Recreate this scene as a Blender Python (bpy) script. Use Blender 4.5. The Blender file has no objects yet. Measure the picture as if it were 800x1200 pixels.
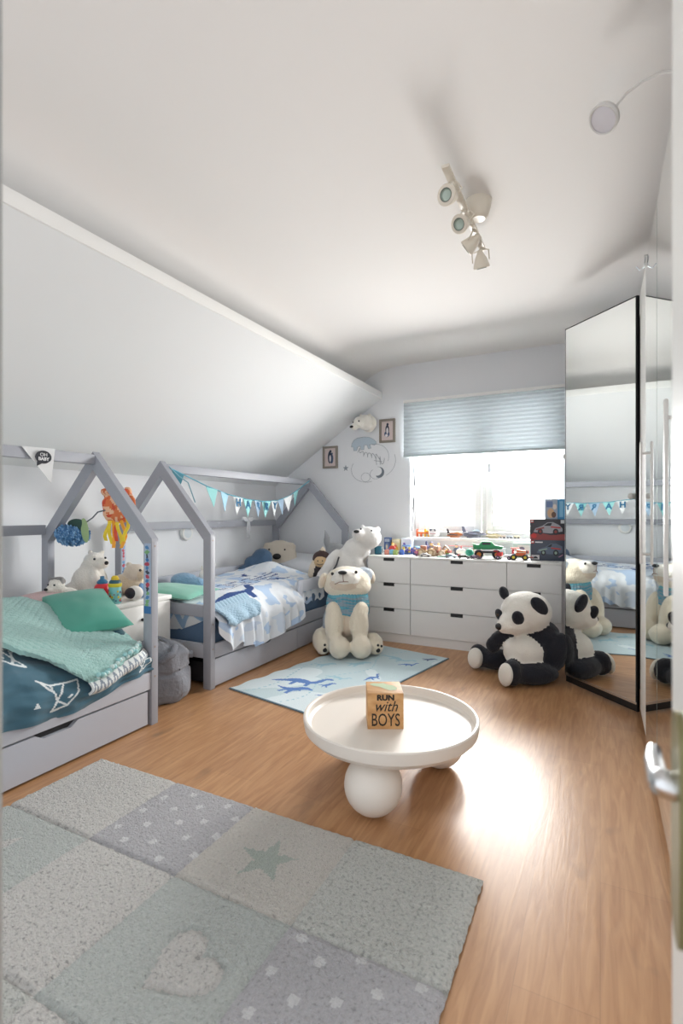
import bpy, bmesh, math, random
import numpy as np
from mathutils import Vector, Matrix, Euler, noise
C = bpy.context
col = C.scene.collection
PI = math.pi
R = math.radians

# ------------------------------------------------------------------ camera, sky, light, exposure
cd = bpy.data.cameras.new('camera'); cam = bpy.data.objects.new('camera', cd); col.objects.link(cam)
cam.location = (0, 0, 1.15); cam.rotation_euler = (R(90), 0, R(26.8))
cd.sensor_fit = 'HORIZONTAL'; cd.sensor_width = 24; cd.lens = 18; cd.clip_start = 0.05
cd.dof.use_dof = True; cd.dof.focus_distance = 3.2; cd.dof.aperture_fstop = 4.0
C.scene.camera = cam
w = bpy.data.worlds.new('sky'); C.scene.world = w; w.use_nodes = True
bg = w.node_tree.nodes['Background']; bg.inputs[0].default_value = (0.93, 0.96, 1, 1); bg.inputs[1].default_value = .95
ld = bpy.data.lights.new('window_daylight', 'AREA'); ld.shape = 'RECTANGLE'; ld.size = 1.5; ld.size_y = 1.2; ld.energy = 205
ld.color = (1, 0.985, 0.96)
lo = bpy.data.objects.new('window_daylight', ld); col.objects.link(lo)
lo.location = (-0.85, 5.35, 1.4); lo.rotation_euler = (R(-90.5), 0, 0)
S = C.scene
S.view_settings.view_transform = 'Standard'; S.view_settings.look = 'None'
S.view_settings.gamma = 1; S.view_settings.use_curve_mapping = False
S.view_settings.exposure = 0.70

# ------------------------------------------------------------------ materials
def lin(h):
    h = h.lstrip('#'); o = []
    for i in (0, 2, 4):
        c = int(h[i:i+2], 16) / 255
        o.append(c / 12.92 if c <= .04045 else ((c + .055) / 1.055) ** 2.4)
    return (*o, 1)
MC = {}
def mat(hx, rough=.5, metal=0, bump=None, sheen=0, name=None, spec=None):
    """plain coloured material; bump = (noise scale, strength)"""
    key = (hx, rough, metal, bump, sheen)
    if key in MC: return MC[key]
    m = bpy.data.materials.new(name or 'mat_' + hx.strip('#')); m.use_nodes = True
    nt = m.node_tree; b = nt.nodes['Principled BSDF']
    b.inputs['Base Color'].default_value = lin(hx); b.inputs['Roughness'].default_value = rough
    b.inputs['Metallic'].default_value = metal
    if spec is not None: b.inputs['Specular IOR Level'].default_value = spec
    if sheen: b.inputs['Sheen Weight'].default_value = sheen
    if bump:
        n = nt.nodes.new('ShaderNodeTexNoise'); n.inputs['Scale'].default_value = bump[0]; n.inputs['Detail'].default_value = 4
        tc = nt.nodes.new('ShaderNodeTexCoord'); nt.links.new(tc.outputs['Object'], n.inputs['Vector'])
        bp = nt.nodes.new('ShaderNodeBump'); bp.inputs['Strength'].default_value = bump[1]; bp.inputs['Distance'].default_value = .02
        nt.links.new(n.outputs['Fac'], bp.inputs['Height']); nt.links.new(bp.outputs['Normal'], b.inputs['Normal'])
    MC[key] = m; return m
def mix_mat(name, stops, scale, rough=.8, detail=3, bump=None, const=False, stretch=None, sheen=0):
    """noise-driven colour ramp"""
    m = bpy.data.materials.new(name); m.use_nodes = True; nt = m.node_tree; b = nt.nodes['Principled BSDF']
    b.inputs['Roughness'].default_value = rough
    if sheen: b.inputs['Sheen Weight'].default_value = sheen
    tc = nt.nodes.new('ShaderNodeTexCoord'); mp = nt.nodes.new('ShaderNodeMapping')
    if stretch: mp.inputs['Scale'].default_value = stretch
    nt.links.new(tc.outputs['Object'], mp.inputs['Vector'])
    n = nt.nodes.new('ShaderNodeTexNoise'); n.inputs['Scale'].default_value = scale; n.inputs['Detail'].default_value = detail
    nt.links.new(mp.outputs['Vector'], n.inputs['Vector'])
    cr = nt.nodes.new('ShaderNodeValToRGB'); e = cr.color_ramp
    if const: e.interpolation = 'CONSTANT'
    while len(e.elements) < len(stops): e.elements.new(.5)
    for el, (p, c) in zip(e.elements, stops): el.position = p; el.color = lin(c)
    nt.links.new(n.outputs['Fac'], cr.inputs['Fac']); nt.links.new(cr.outputs['Color'], b.inputs['Base Color'])
    if bump:
        n2 = nt.nodes.new('ShaderNodeTexNoise'); n2.inputs['Scale'].default_value = bump[0]; n2.inputs['Detail'].default_value = 3
        nt.links.new(tc.outputs['Object'], n2.inputs['Vector'])
        bp = nt.nodes.new('ShaderNodeBump'); bp.inputs['Strength'].default_value = bump[1]; bp.inputs['Distance'].default_value = .02
        nt.links.new(n2.outputs['Fac'], bp.inputs['Height']); nt.links.new(bp.outputs['Normal'], b.inputs['Normal'])
    return m
def floor_mat():
    m = bpy.data.materials.new('oak_laminate'); m.use_nodes = True; nt = m.node_tree; N = nt.nodes.new; L = nt.links.new
    b = nt.nodes['Principled BSDF']
    tc = N('ShaderNodeTexCoord'); mp = N('ShaderNodeMapping'); mp.inputs['Rotation'].default_value = (0, 0, R(90))
    L(tc.outputs['Object'], mp.inputs['Vector'])
    br = N('ShaderNodeTexBrick'); br.offset = .37; br.inputs['Scale'].default_value = 1
    br.inputs['Brick Width'].default_value = 1.3; br.inputs['Row Height'].default_value = .19
    br.inputs['Mortar Size'].default_value = .0012; br.inputs['Mortar Smooth'].default_value = 1
    br.inputs['Color1'].default_value = lin('#b98a60'); br.inputs['Color2'].default_value = lin('#aa7b54'); br.inputs['Mortar'].default_value = lin('#7a5638')
    L(mp.outputs['Vector'], br.inputs['Vector'])
    m2 = N('ShaderNodeMapping'); m2.inputs['Scale'].default_value = (17, 1.6, 1); L(tc.outputs['Object'], m2.inputs['Vector'])
    n = N('ShaderNodeTexNoise'); n.inputs['Scale'].default_value = 2.2; n.inputs['Detail'].default_value = 7; n.inputs['Distortion'].default_value = 1.2
    L(m2.outputs['Vector'], n.inputs['Vector'])
    cr = N('ShaderNodeValToRGB'); cr.color_ramp.elements[0].position = .33; cr.color_ramp.elements[0].color = lin('#a0734e')
    cr.color_ramp.elements[1].position = .68; cr.color_ramp.elements[1].color = lin('#cfa378')
    L(n.outputs['Fac'], cr.inputs['Fac'])
    mx = N('ShaderNodeMix'); mx.data_type = 'RGBA'; mx.inputs[0].default_value = .5
    L(br.outputs['Color'], mx.inputs[6]); L(cr.outputs['Color'], mx.inputs[7])
    # knots
    m3 = N('ShaderNodeMapping'); m3.inputs['Scale'].default_value = (5, 2.2, 1); L(tc.outputs['Object'], m3.inputs['Vector'])
    k = N('ShaderNodeTexNoise'); k.inputs['Scale'].default_value = 1.7; k.inputs['Detail'].default_value = 2; L(m3.outputs['Vector'], k.inputs['Vector'])
    kr = N('ShaderNodeValToRGB'); kr.color_ramp.elements[0].position = .66; kr.color_ramp.elements[0].color = (0, 0, 0, 1)
    kr.color_ramp.elements[1].position = .78; kr.color_ramp.elements[1].color = (1, 1, 1, 1); L(k.outputs['Fac'], kr.inputs['Fac'])
    mk = N('ShaderNodeMix'); mk.data_type = 'RGBA'; L(kr.outputs['Color'], mk.inputs[0]); L(mx.outputs[2], mk.inputs[6])
    mk.inputs[7].default_value = lin('#8d6c50'); L(mk.outputs[2], b.inputs['Base Color'])
    b.inputs['Roughness'].default_value = .34; b.inputs['Specular IOR Level'].default_value = .5
    bp = N('ShaderNodeBump'); bp.inputs['Strength'].default_value = .06; bp.inputs['Distance'].default_value = .01
    L(n.outputs['Fac'], bp.inputs['Height']); L(bp.outputs['Normal'], b.inputs['Normal'])
    return m
def glass_mat():
    m = bpy.data.materials.new('window_glass'); m.use_nodes = True; nt = m.node_tree; nt.nodes.clear()
    o = nt.nodes.new('ShaderNodeOutputMaterial'); t = nt.nodes.new('ShaderNodeBsdfTransparent'); g = nt.nodes.new('ShaderNodeBsdfGlossy')
    g.inputs['Roughness'].default_value = .02; mx = nt.nodes.new('ShaderNodeMixShader'); mx.inputs[0].default_value = .05
    nt.links.new(t.outputs[0], mx.inputs[1]); nt.links.new(g.outputs[0], mx.inputs[2]); nt.links.new(mx.outputs[0], o.inputs[0]); return m
def blind_mat():
    m = bpy.data.materials.new('pleated_fabric'); m.use_nodes = True; nt = m.node_tree; b = nt.nodes['Principled BSDF']
    b.inputs['Base Color'].default_value = lin('#cdd6da'); b.inputs['Roughness'].default_value = .85
    o = nt.nodes['Material Output']; t = nt.nodes.new('ShaderNodeBsdfTranslucent'); t.inputs[0].default_value = lin('#c2ced4')
    mx = nt.nodes.new('ShaderNodeMixShader'); mx.inputs[0].default_value = .03
    nt.links.new(b.outputs[0], mx.inputs[1]); nt.links.new(t.outputs[0], mx.inputs[2]); nt.links.new(mx.outputs[0], o.inputs[0]); return m

WALL = mat('#e9ebee', .9, name='wall_paint'); CEIL = mat('#eceae8', .92, name='ceiling_paint'); TRIM = mat('#f4f4f2', .45, name='trim_paint')
SLOPE = mat('#e8eaeb', .92, name='slope_paint')
GREY = mat('#9fa2ab', .5, name='grey_bed_paint'); GREYL = mat('#b6b9c2', .5, name='grey_panel_paint')
WHITE = mat('#efefec', .4, name='white_lacquer'); BLACK = mat('#141518', .5, name='black'); DARK = mat('#2a2a2e', .6, name='dark')
MIRROR = mat('#eef2f1', .015, 1.0, name='mirror_silver'); CHROME = mat('#d5d7d9', .25, 1.0, name='brushed_steel')
FURW = mat('#efebe2', .95, bump=(140, .5), sheen=.5, name='white_fur'); FURC = mat('#ebe0cb', .95, bump=(120, .55), sheen=.5, name='cream_fur')
FURB = mat('#1b1d27', .95, bump=(120, .5), sheen=.15, name='black_fur'); FURG = mat('#9aa5b0', .95, bump=(120, .5), sheen=.4, name='grey_blue_fur')
FURT = mat('#d6c7ae', .95, bump=(140, .5), sheen=.4, name='beige_fur')

# ------------------------------------------------------------------ mesh builder
def wloc(o):
    p = Vector((0, 0, 0))
    while o is not None: p = p + o.location; o = o.parent
    return p
class MB:
    def __init__(s): s.v = []; s.f = []; s.m = []; s.M = Matrix()
    def add(s, vs, fs, mi=0):
        n = len(s.v); s.v += [s.M @ Vector(v) for v in vs]
        for i, f in enumerate(fs):
            s.f.append([a + n for a in f]); s.m.append(mi[i] if isinstance(mi, (list, tuple, np.ndarray)) else mi)
        return s
    def bm(s, b, mi=0, M=None):
        b.verts.index_update(); M = M or Matrix()
        s.add([M @ v.co for v in b.verts], [[v.index for v in f.verts] for f in b.faces], mi); b.free(); return s
    def box(s, c, size, mi=0, bev=0, rot=None):
        b = bmesh.new(); bmesh.ops.create_cube(b, size=1, matrix=Matrix.Diagonal((*size, 1)))
        if bev: bmesh.ops.bevel(b, geom=b.edges[:], offset=bev, segments=2, affect='EDGES', profile=.6)
        M = Matrix.Translation(c)
        if rot is not None: M = M @ (rot if isinstance(rot, Matrix) else Euler(rot).to_matrix().to_4x4())
        return s.bm(b, mi, M)
    def bb(s, lo, hi, mi=0, bev=0):
        lo = Vector(lo); hi = Vector(hi); return s.box((lo + hi) / 2, hi - lo, mi, bev)
    def bar(s, a, b, w, h, mi=0, bev=.003, up=(0, 0, 1)):
        a = Vector(a); b = Vector(b); z = (b - a); L = z.length; z.normalize()
        x = Vector(up).cross(z); x.normalize(); y = z.cross(x)
        M = Matrix((x, y, z)).transposed().to_4x4()
        return s.box((a + b) / 2, (w, h, L), mi, bev, M)
    def cyl(s, a, b, r, r2=None, n=20, mi=0, cap=True):
        a = Vector(a); b = Vector(b); r2 = r if r2 is None else r2; q = (b - a).to_track_quat('Z', 'Y')
        vs = []; fs = []
        for p, rr in ((a, r), (b, r2)):
            for i in range(n):
                t = 2 * PI * i / n; vs.append(p + q @ Vector((rr * math.cos(t), rr * math.sin(t), 0)))
        for i in range(n): j = (i + 1) % n; fs.append([i, j, n + j, n + i])
        if cap: fs.append(list(range(n))[::-1]); fs.append(list(range(n, 2 * n)))
        return s.add(vs, fs, mi)
    def lathe(s, prof, c=(0, 0, 0), n=32, mi=0, axis=(0, 0, 1)):
        q = Vector(axis).to_track_quat('Z', 'Y'); c = Vector(c); vs = []; fs = []; k = len(prof)
        for (r, z) in prof:
            for i in range(n):
                t = 2 * PI * i / n; vs.append(c + q @ Vector((max(r, 1e-5) * math.cos(t), max(r, 1e-5) * math.sin(t), z)))
        for j in range(k - 1):
            for i in range(n):
                i2 = (i + 1) % n; fs.append([j*n+i, j*n+i2, (j+1)*n+i2, (j+1)*n+i])
        return s.add(vs, fs, mi)
    def ell(s, c, r, mi=0, rot=None, n=14):
        b = bmesh.new(); bmesh.ops.create_uvsphere(b, u_segments=n + 4, v_segments=n, radius=1)
        if isinstance(r, (int, float)): r = (r, r, r)
        M = Matrix.Translation(c) @ (Euler(rot).to_matrix().to_4x4() if rot else Matrix()) @ Matrix.Diagonal((*r, 1))
        return s.bm(b, mi, M)
    def prism(s, pts, vec, mi=0):
        n = len(pts); v = Vector(vec); p = [Vector(q) for q in pts]
        fs = [list(range(n))[::-1], list(range(n, 2 * n))] + [[i, (i+1) % n, n + (i+1) % n, n + i] for i in range(n)]
        b = bmesh.new(); vv = [b.verts.new(q) for q in p + [q + v for q in p]]
        for f in fs: b.faces.new([vv[i] for i in f])
        bmesh.ops.recalc_face_normals(b, faces=b.faces[:]); bmesh.ops.triangulate(b, faces=[f for f in b.faces if len(f.verts) > 4])
        return s.bm(b, mi)
    def tube(s, pts, r, n=8, mi=0):
        pts = [Vector(p) for p in pts]; vs = []; fs = []; k = len(pts)
        for i, p in enumerate(pts):
            d = (pts[min(i+1, k-1)] - pts[max(i-1, 0)]).normalized(); q = d.to_track_quat('Z', 'Y')
            rr = r[i] if isinstance(r, (list, tuple)) else r
            for j in range(n): t = 2*PI*j/n; vs.append(p + q @ Vector((rr*math.cos(t), rr*math.sin(t), 0)))
        for i in range(k - 1):
            for j in range(n): j2 = (j+1) % n; fs.append([i*n+j, i*n+j2, (i+1)*n+j2, (i+1)*n+j])
        fs.append(list(range(n))[::-1]); fs.append([(k-1)*n+j for j in range(n)])
        return s.add(vs, fs, mi)
    def grid(s, fn, nu, nv, mf=None, close=0):
        """fn(u,v)->point for u,v in 0..1; mf(u,v)->material index; close>0 adds a back face offset (thickness along -normal z)"""
        vs = [Vector(fn(i/nu, j/nv)) for i in range(nu+1) for j in range(nv+1)]; w_ = nv + 1
        fs = []; ms = []
        for i in range(nu):
            for j in range(nv):
                fs.append([i*w_+j, (i+1)*w_+j, (i+1)*w_+j+1, i*w_+j+1]); ms.append(mf((i+.5)/nu, (j+.5)/nv) if mf else 0)
        if close:
            n = len(vs); nr = [Vector((0, 0, 0)) for _ in vs]
            for f in fs:
                q = (vs[f[2]] - vs[f[0]]).cross(vs[f[3]] - vs[f[1]])
                for a in f: nr[a] += q
            vs += [p - q.normalized() * close for p, q in zip(vs[:n], nr)]
            k = len(fs)
            for a in range(k): fs.append([x + n for x in fs[a]][::-1]); ms.append(ms[a])
            bd = [i*w_ for i in range(nu+1)] + [nu*w_+j for j in range(1, nv+1)] + [i*w_+nv for i in range(nu-1, -1, -1)] + [j for j in range(nv-1, 0, -1)]
            for a, b2 in zip(bd, bd[1:] + bd[:1]): fs.append([b2, a, a + n, b2 + n]); ms.append(ms[0])
        return s.add(vs, fs, ms)
    def text(s, body, size, M, depth=.001, mi=0, shear=0, sx=1, bold=0):
        cu = bpy.data.curves.new('t', 'FONT'); cu.body = body; cu.size = size; cu.extrude = depth; cu.align_x = 'CENTER'; cu.align_y = 'CENTER'
        cu.shear = shear; cu.offset = bold; cu.resolution_u = 3
        o = bpy.data.objects.new('t', cu); col.objects.link(o); C.view_layer.update()
        me = o.evaluated_get(C.evaluated_depsgraph_get()).to_mesh()
        s.add([M @ Vector((v.co.x * sx, v.co.y, v.co.z)) for v in me.vertices], [list(p.vertices) for p in me.polygons], mi)
        o.to_mesh_clear(); bpy.data.objects.remove(o); bpy.data.curves.remove(cu); return s
    def blob(s, els, vox=.012, smooth=4, rough=.0035):
        """one continuous skin grown round ellipsoids (c, r, rot, mat); faces take the nearest ellipsoid's material"""
        t = MB()
        for e in els: t.ell(e[0], e[1], 0, e[2] if len(e) > 2 and e[2] else None, 12)
        me = bpy.data.meshes.new('t'); me.from_pydata([tuple(v) for v in t.v], [], t.f)
        o = bpy.data.objects.new('t', me); col.objects.link(o)
        rm = o.modifiers.new('r', 'REMESH'); rm.mode = 'VOXEL'; rm.voxel_size = vox
        sm = o.modifiers.new('s', 'SMOOTH'); sm.iterations = smooth; sm.factor = .5
        C.view_layer.update(); ev = o.evaluated_get(C.evaluated_depsgraph_get()).to_mesh()
        P = np.array([v.co[:] for v in ev.vertices]); F = [list(p.vertices) for p in ev.polygons]
        cen = np.array([P[f].mean(0) for f in F]); best = np.full(len(F), 1e9); mi = np.zeros(len(F), int)
        for e in els:
            r = e[1] if not isinstance(e[1], (int, float)) else (e[1],) * 3
            q = cen - np.array(e[0])
            if len(e) > 2 and e[2]: q = q @ np.array(Euler(e[2]).to_matrix())
            dd = (np.sqrt(((q / np.array(r)) ** 2).sum(1)) - 1) * min(r)
            k = dd < best - 1e-6; best[k] = dd[k]; mi[k] = e[3] if len(e) > 3 else 0
        if rough: P = np.array([p + np.array(noise.noise_vector(Vector(p) * 45)) * rough for p in P])
        o.to_mesh_clear(); bpy.data.objects.remove(o); bpy.data.meshes.remove(me)
        return s.add([tuple(p) for p in P], F, [int(x) for x in mi])
    def build(s, name, mats, parent=None, loc=None, smooth=40):
        if not isinstance(mats, (list, tuple)): mats = [mats]
        base = wloc(parent) if parent is not None else Vector(loc or (0, 0, 0))
        me = bpy.data.meshes.new(name); me.from_pydata([tuple(v - base) for v in s.v], [], s.f)
        for m in mats: me.materials.append(m)
        me.polygons.foreach_set('material_index', s.m)
        if smooth:
            me.polygons.foreach_set('use_smooth', [True] * len(me.polygons)); me.set_sharp_from_angle(angle=R(smooth))
        me.update(); o = bpy.data.objects.new(name, me); col.objects.link(o)
        if parent is not None: o.parent = parent
        else: o.location = base
        return o
def tag(o, label=None, cat=None, group=None, kind=None):
    if label: o['label'] = label
    if cat: o['category'] = cat
    if group: o['group'] = group
    if kind: o['kind'] = kind
    return o
GROUPS = {'box': 'toy cartons on the chest of drawers', 'toy block': 'toy blocks on the drawers', 'toy figure': 'toy figures on the drawers', 'toy car': 'toy cars on the drawers', 'toy spaceship': 'toy spaceships by the window'}
def thing(name, label, cat, loc, group=None):
    if group == 'by kind': group = GROUPS.get(cat)
    o = bpy.data.objects.new(name, None); o.empty_display_size = .05; col.objects.link(o); o.location = loc
    return tag(o, label, cat, group)
def struct(mb, name, m, parent=None, smooth=40):
    o = mb.build(name, m, parent, smooth=smooth)
    if parent is None: o['kind'] = 'structure'
    return o
def copy_tree(o, parent=None):
    c = o.copy(); col.objects.link(c); c.parent = parent
    for ch in [k for k in bpy.data.objects if k.parent == o]: copy_tree(ch, c)
    return c
def frame(loc, ang=26.8, sc=1): return Matrix.Translation(loc) @ Matrix.Rotation(R(ang), 4, 'Z') @ Matrix.Scale(sc, 4)
def inpoly(x, y, P):
    c = False; n = len(P); j = n - 1
    for i in range(n):
        if (P[i][1] > y) != (P[j][1] > y) and x < (P[j][0]-P[i][0]) * (y-P[i][1]) / (P[j][1]-P[i][1]) + P[i][0]: c = not c
        j = i
    return c
def segd(x, y, a, b):
    dx, dy = b[0]-a[0], b[1]-a[1]; t = max(0, min(1, ((x-a[0])*dx + (y-a[1])*dy) / (dx*dx + dy*dy + 1e-12)))
    return math.hypot(x - a[0] - t*dx, y - a[1] - t*dy)
def nz(x, y, z=0): return noise.noise(Vector((x, y, z)))
def lerp(a, b, t): return a + (b - a) * t
def interp(x, xs, ys): return float(np.interp(x, xs, ys))
def ss(t): t = max(0, min(1, t)); return t * t * (3 - 2 * t)
DINO = [(0,.10),(.10,.18),(.22,.26),(.32,.36),(.45,.42),(.58,.40),(.68,.34),(.75,.40),(.80,.56),(.84,.66),(.93,.68),(1,.62),(.96,.57),(.88,.56),
        (.86,.42),(.80,.26),(.72,.20),(.72,.02),(.65,.02),(.64,.17),(.48,.17),(.46,.0),(.39,.0),(.40,.19),(.28,.17),(.14,.10)]
TREX = [(0,.3),(.2,.36),(.38,.42),(.5,.56),(.6,.74),(.72,.84),(.92,.82),(1,.72),(.86,.68),(.78,.62),(.72,.5),(.8,.44),(.7,.42),(.62,.3),(.62,.06),(.7,0),(.54,0),(.52,.2),(.44,.2),(.40,0),(.30,0),(.36,.22),(.2,.26)]

# ------------------------------------------------------------------ the room
YW = 4.72; ZC = 2.58; XL = -3.2; XR = 0.82
mb = MB(); mb.bb((XL - .3, -1.2, -.08), (1.6, YW + .1, 0)); struct(mb, 'floor', floor_mat(), smooth=0)
# back wall with the window opening
WX0, WX1, WZ0, WZ1 = -1.64, -.27, .91, 2.16
mb = MB()
mb.bb((XL - .3, YW, -.05), (WX0, YW + .26, 2.75)); mb.bb((WX1, YW, -.05), (1.6, YW + .26, 2.75))
mb.bb((WX0, YW, -.05), (WX1, YW + .26, WZ0 - .03)); mb.bb((WX0, YW, WZ1), (WX1, YW + .26, 2.75))
struct(mb, 'wall_back', WALL, smooth=0)
mb = MB(); mb.bb((XL - .1, -1.2, -.05), (XL, YW, 1.5)); struct(mb, 'wall_left', WALL, smooth=0)
mb = MB(); mb.bb((XR, .9, -.05), (XR + .1, YW, 2.75)); struct(mb, 'wall_right', WALL, smooth=0)
# sloping roof lining, its ledge, then the cove and the flat ceiling in one sweep
prof = [(XL - .05, 1.40), (-2.6, 1.835), (-1.94, 2.278)]
mb = MB()
mb.prism([(a, -1.2, z) for a, z in prof] + [(-1.94, -1.2, 2.337), (-2.2, -1.2, 2.337), (XL - .05, -1.2, 1.7)], (0, YW + 1.2, 0))
struct(mb, 'wall_left_slope', SLOPE, smooth=20)
cv = [(-2.3, 2.20), (-2.17, 2.36)] + [(-2.17 + .46 * (1 - math.cos(t)) * .98, 2.36 + .22 * math.sin(t)) for t in [R(a) for a in (15, 30, 45, 60, 75, 90)]] + [(1.6, ZC), (1.6, ZC + .12), (-2.3, ZC + .12)]
mb = MB(); mb.prism([(a, -1.2, z) for a, z in cv], (0, YW + 1.2, 0)); struct(mb, 'ceiling', CEIL, smooth=30)
mb = MB(); mb.bb((-1.962, -1.2, 2.276), (-1.932, YW - .002, 2.340), bev=.004); struct(mb, 'trim_1', TRIM)
mb = MB(); mb.bb((XL, YW - .014, 0), (-1.875, YW, .09), bev=.003); struct(mb, 'baseboard_back', TRIM)
mb = MB(); mb.bb((XL, -1.2, 0), (XL + .014, YW, .09), bev=.003); struct(mb, 'baseboard_left', TRIM)
# door jamb just left of the camera
mb = MB(); mb.bb((-.65, .19, 0), (-.541, .31, 2.05), bev=.004); struct(mb, 'trim_2', mat('#b9bbb9', .5, name='jamb_paint'))

# window: frame, two casements, panes, handle, sill
win = thing('window_1', None, None, (-.95, YW + .2, WZ0)); win['kind'] = 'structure'
fy0, fy1 = YW + .14, YW + .21
def rect_frame(mb, x0, x1, z0, z1, y0, y1, w_):
    mb.bb((x0, y0, z0), (x0 + w_, y1, z1), bev=.005); mb.bb((x1 - w_, y0, z0), (x1, y1, z1), bev=.005)
    mb.bb((x0 + w_, y0, z0), (x1 - w_, y1, z0 + w_), bev=.005); mb.bb((x0 + w_, y0, z1 - w_), (x1 - w_, y1, z1), bev=.005)
mb = MB(); rect_frame(mb, WX0, WX1, WZ0, WZ1, fy0, fy1, .05); mb.bb((-.985, fy0, WZ0 + .05), (-.945, fy1, WZ1 - .05), bev=.004)
mb.build('window_frame', TRIM, win)
for x0, x1 in ((WX0 + .055, -.99), (-.94, WX1 - .055)):
    mb = MB(); rect_frame(mb, x0, x1, WZ0 + .055, WZ1 - .055, fy0 - .018, fy0 + .04, .06); sash = mb.build('casement', TRIM, win)
    mb = MB(); mb.bb((x0 + .06, fy0 + .01, WZ0 + .115), (x1 - .06, fy0 + .016, WZ1 - .115)); mb.build('pane', glass_mat(), sash, smooth=0)
mb = MB(); mb.bb((-.925, fy0 - .028, 1.52), (-.9, fy0 - .018, 1.6), bev=.003); mb.bar((-.912, fy0 - .04, 1.55), (-.912, fy0 - .04, 1.42), .02, .014, bev=.004); mb.cyl((-.912, fy0 - .045, 1.55), (-.912, fy0 - .02, 1.55), .009)
mb.build('window_handle', CHROME, win)
mb = MB(); mb.bb((WX0 - .03, YW - .035, WZ0 - .03), (WX1 + .03, YW + .16, WZ0), bev=.006); mb.build('window_sill', TRIM, win)

# open entrance door at the right edge, its plate and lever
dr = thing('door_1', None, None, (.058, .53, 0)); dr['kind'] = 'structure'
mb = MB(); mb.bb((.056, -.28, .01), (.096, .5325, 2.02), bev=.003); mb.build('door_leaf', WHITE, dr)
mb = MB()
pl = [(.464 + .026 * math.cos(t), (.975 if math.sin(t) > 0 else .845) + .022 * math.sin(t)) for t in np.linspace(0, 2 * PI, 28, endpoint=False)]
mb.prism([(.051, y, z) for y, z in pl], (.005, 0, 0)); mb.build('door_plate', mat('#8a8560', .4, .6, name='aged_brass'), dr)
mb = MB(); mb.lathe([(.0105, 0), (.0105, .013), (.0095, .018), (.006, .0215), (0, .0225)], (.056, .465, .939), 24, axis=(-1, 0, .12)); mb.tube([(.041, .468, .940), (.040, .50, .941), (.042, .525, .941)], [.008, .0075, .006], 12)
mb.build('door_handle', CHROME, dr)

# ------------------------------------------------------------------ pleated blind
bl = thing('pleated_blind', 'pale grey-blue pleated blind pulled halfway down over the window', 'blind', (-.98, YW - .03, 2.2))
BX0, BX1, BZ0, BZ1 = -1.695, -.26, 1.70, 2.20
npl = 14; zz = []
for i in range(npl * 2 + 1): zz.append((BZ0 + (BZ1 - BZ0) * i / (npl * 2), (YW - .037) if i % 2 else (YW - .024)))
mb = MB()
for (z0, y0), (z1, y1) in zip(zz, zz[1:]): mb.add([(BX0, y0, z0), (BX1, y0, z0), (BX1, y1, z1), (BX0, y1, z1)], [[0, 1, 2, 3]])
mb.build('fabric', blind_mat(), bl, smooth=0)
mb = MB(); mb.bb((BX0, YW - .05, BZ1), (BX1, YW - .002, BZ1 + .025), bev=.003); mb.build('head_rail', TRIM, bl)
mb = MB(); mb.bb((BX0, YW - .048, BZ0 - .022), (BX1, YW - .014, BZ0), bev=.003); mb.build('bottom_rail', mat('#c3d0d4', .5), bl)
mb = MB(); mb.tube([(-1.60, YW - .03, 1.69), (-1.585, YW - .025, 1.4), (-1.60, YW - .022, 1.15), (-1.615, YW - .022, .97)], .006, 8); mb.tube([(-1.592, YW - .024, 1.28), (-1.598, YW - .024, 1.17)], .011, 10); mb.build('pull_cord', mat('#9a9da2', .6), bl)

# ------------------------------------------------------------------ wardrobe with mirror doors on the right
WXF = .20; WT = 2.375
wd = thing('wardrobe', 'tall white wardrobe along the right wall with mirror doors, the far one swung open', 'wardrobe', (.5, 2.6, 0))
mb = MB()
for y in (1.15, 1.745, 2.325, 2.875, 3.36, 3.85): mb.bb((WXF + .02, y - .009, 0), (XR - .005, y + .009, WT))
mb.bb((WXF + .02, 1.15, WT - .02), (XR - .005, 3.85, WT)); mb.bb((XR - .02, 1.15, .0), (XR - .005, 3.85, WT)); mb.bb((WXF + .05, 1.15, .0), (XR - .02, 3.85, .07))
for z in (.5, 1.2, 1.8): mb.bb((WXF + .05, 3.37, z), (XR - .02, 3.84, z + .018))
mb.build('carcass', mat('#37363a', .6, name='carcass_shade'), wd, smooth=0)  # dark colour puts the shade of the unlit interior into the boards
def leaf(y0, y1, mirror=True, x=WXF):
    mb = MB(); mb.bb((x, y0 + .0015, .045), (x + .02, y1 - .0015, WT + .0), bev=.002); d = mb.build('door', WHITE, wd)
    if mirror:
        mb = MB(); mb.bb((x - .004, y0 + .006, .055), (x, y1 - .006, WT - .012)); mb.build('mirror', MIRROR, d, smooth=0)
    return d
leaf(1.15, 1.745, False); leaf(1.745, 2.325); leaf(2.325, 2.875); leaf(2.875, 3.318, False)
for y in (1.79, 2.83):                                               # long bar handles
    mb = MB(); mb.bb((WXF - .032, y - .012, .9), (WXF - .020, y + .012, 1.485), bev=.005)
    for z in (.95, 1.43): mb.cyl((WXF - .022, y, z), (WXF, y, z), .006, n=10)
    mb.build('handle', mat('#e4e2df', .35), wd)
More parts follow.
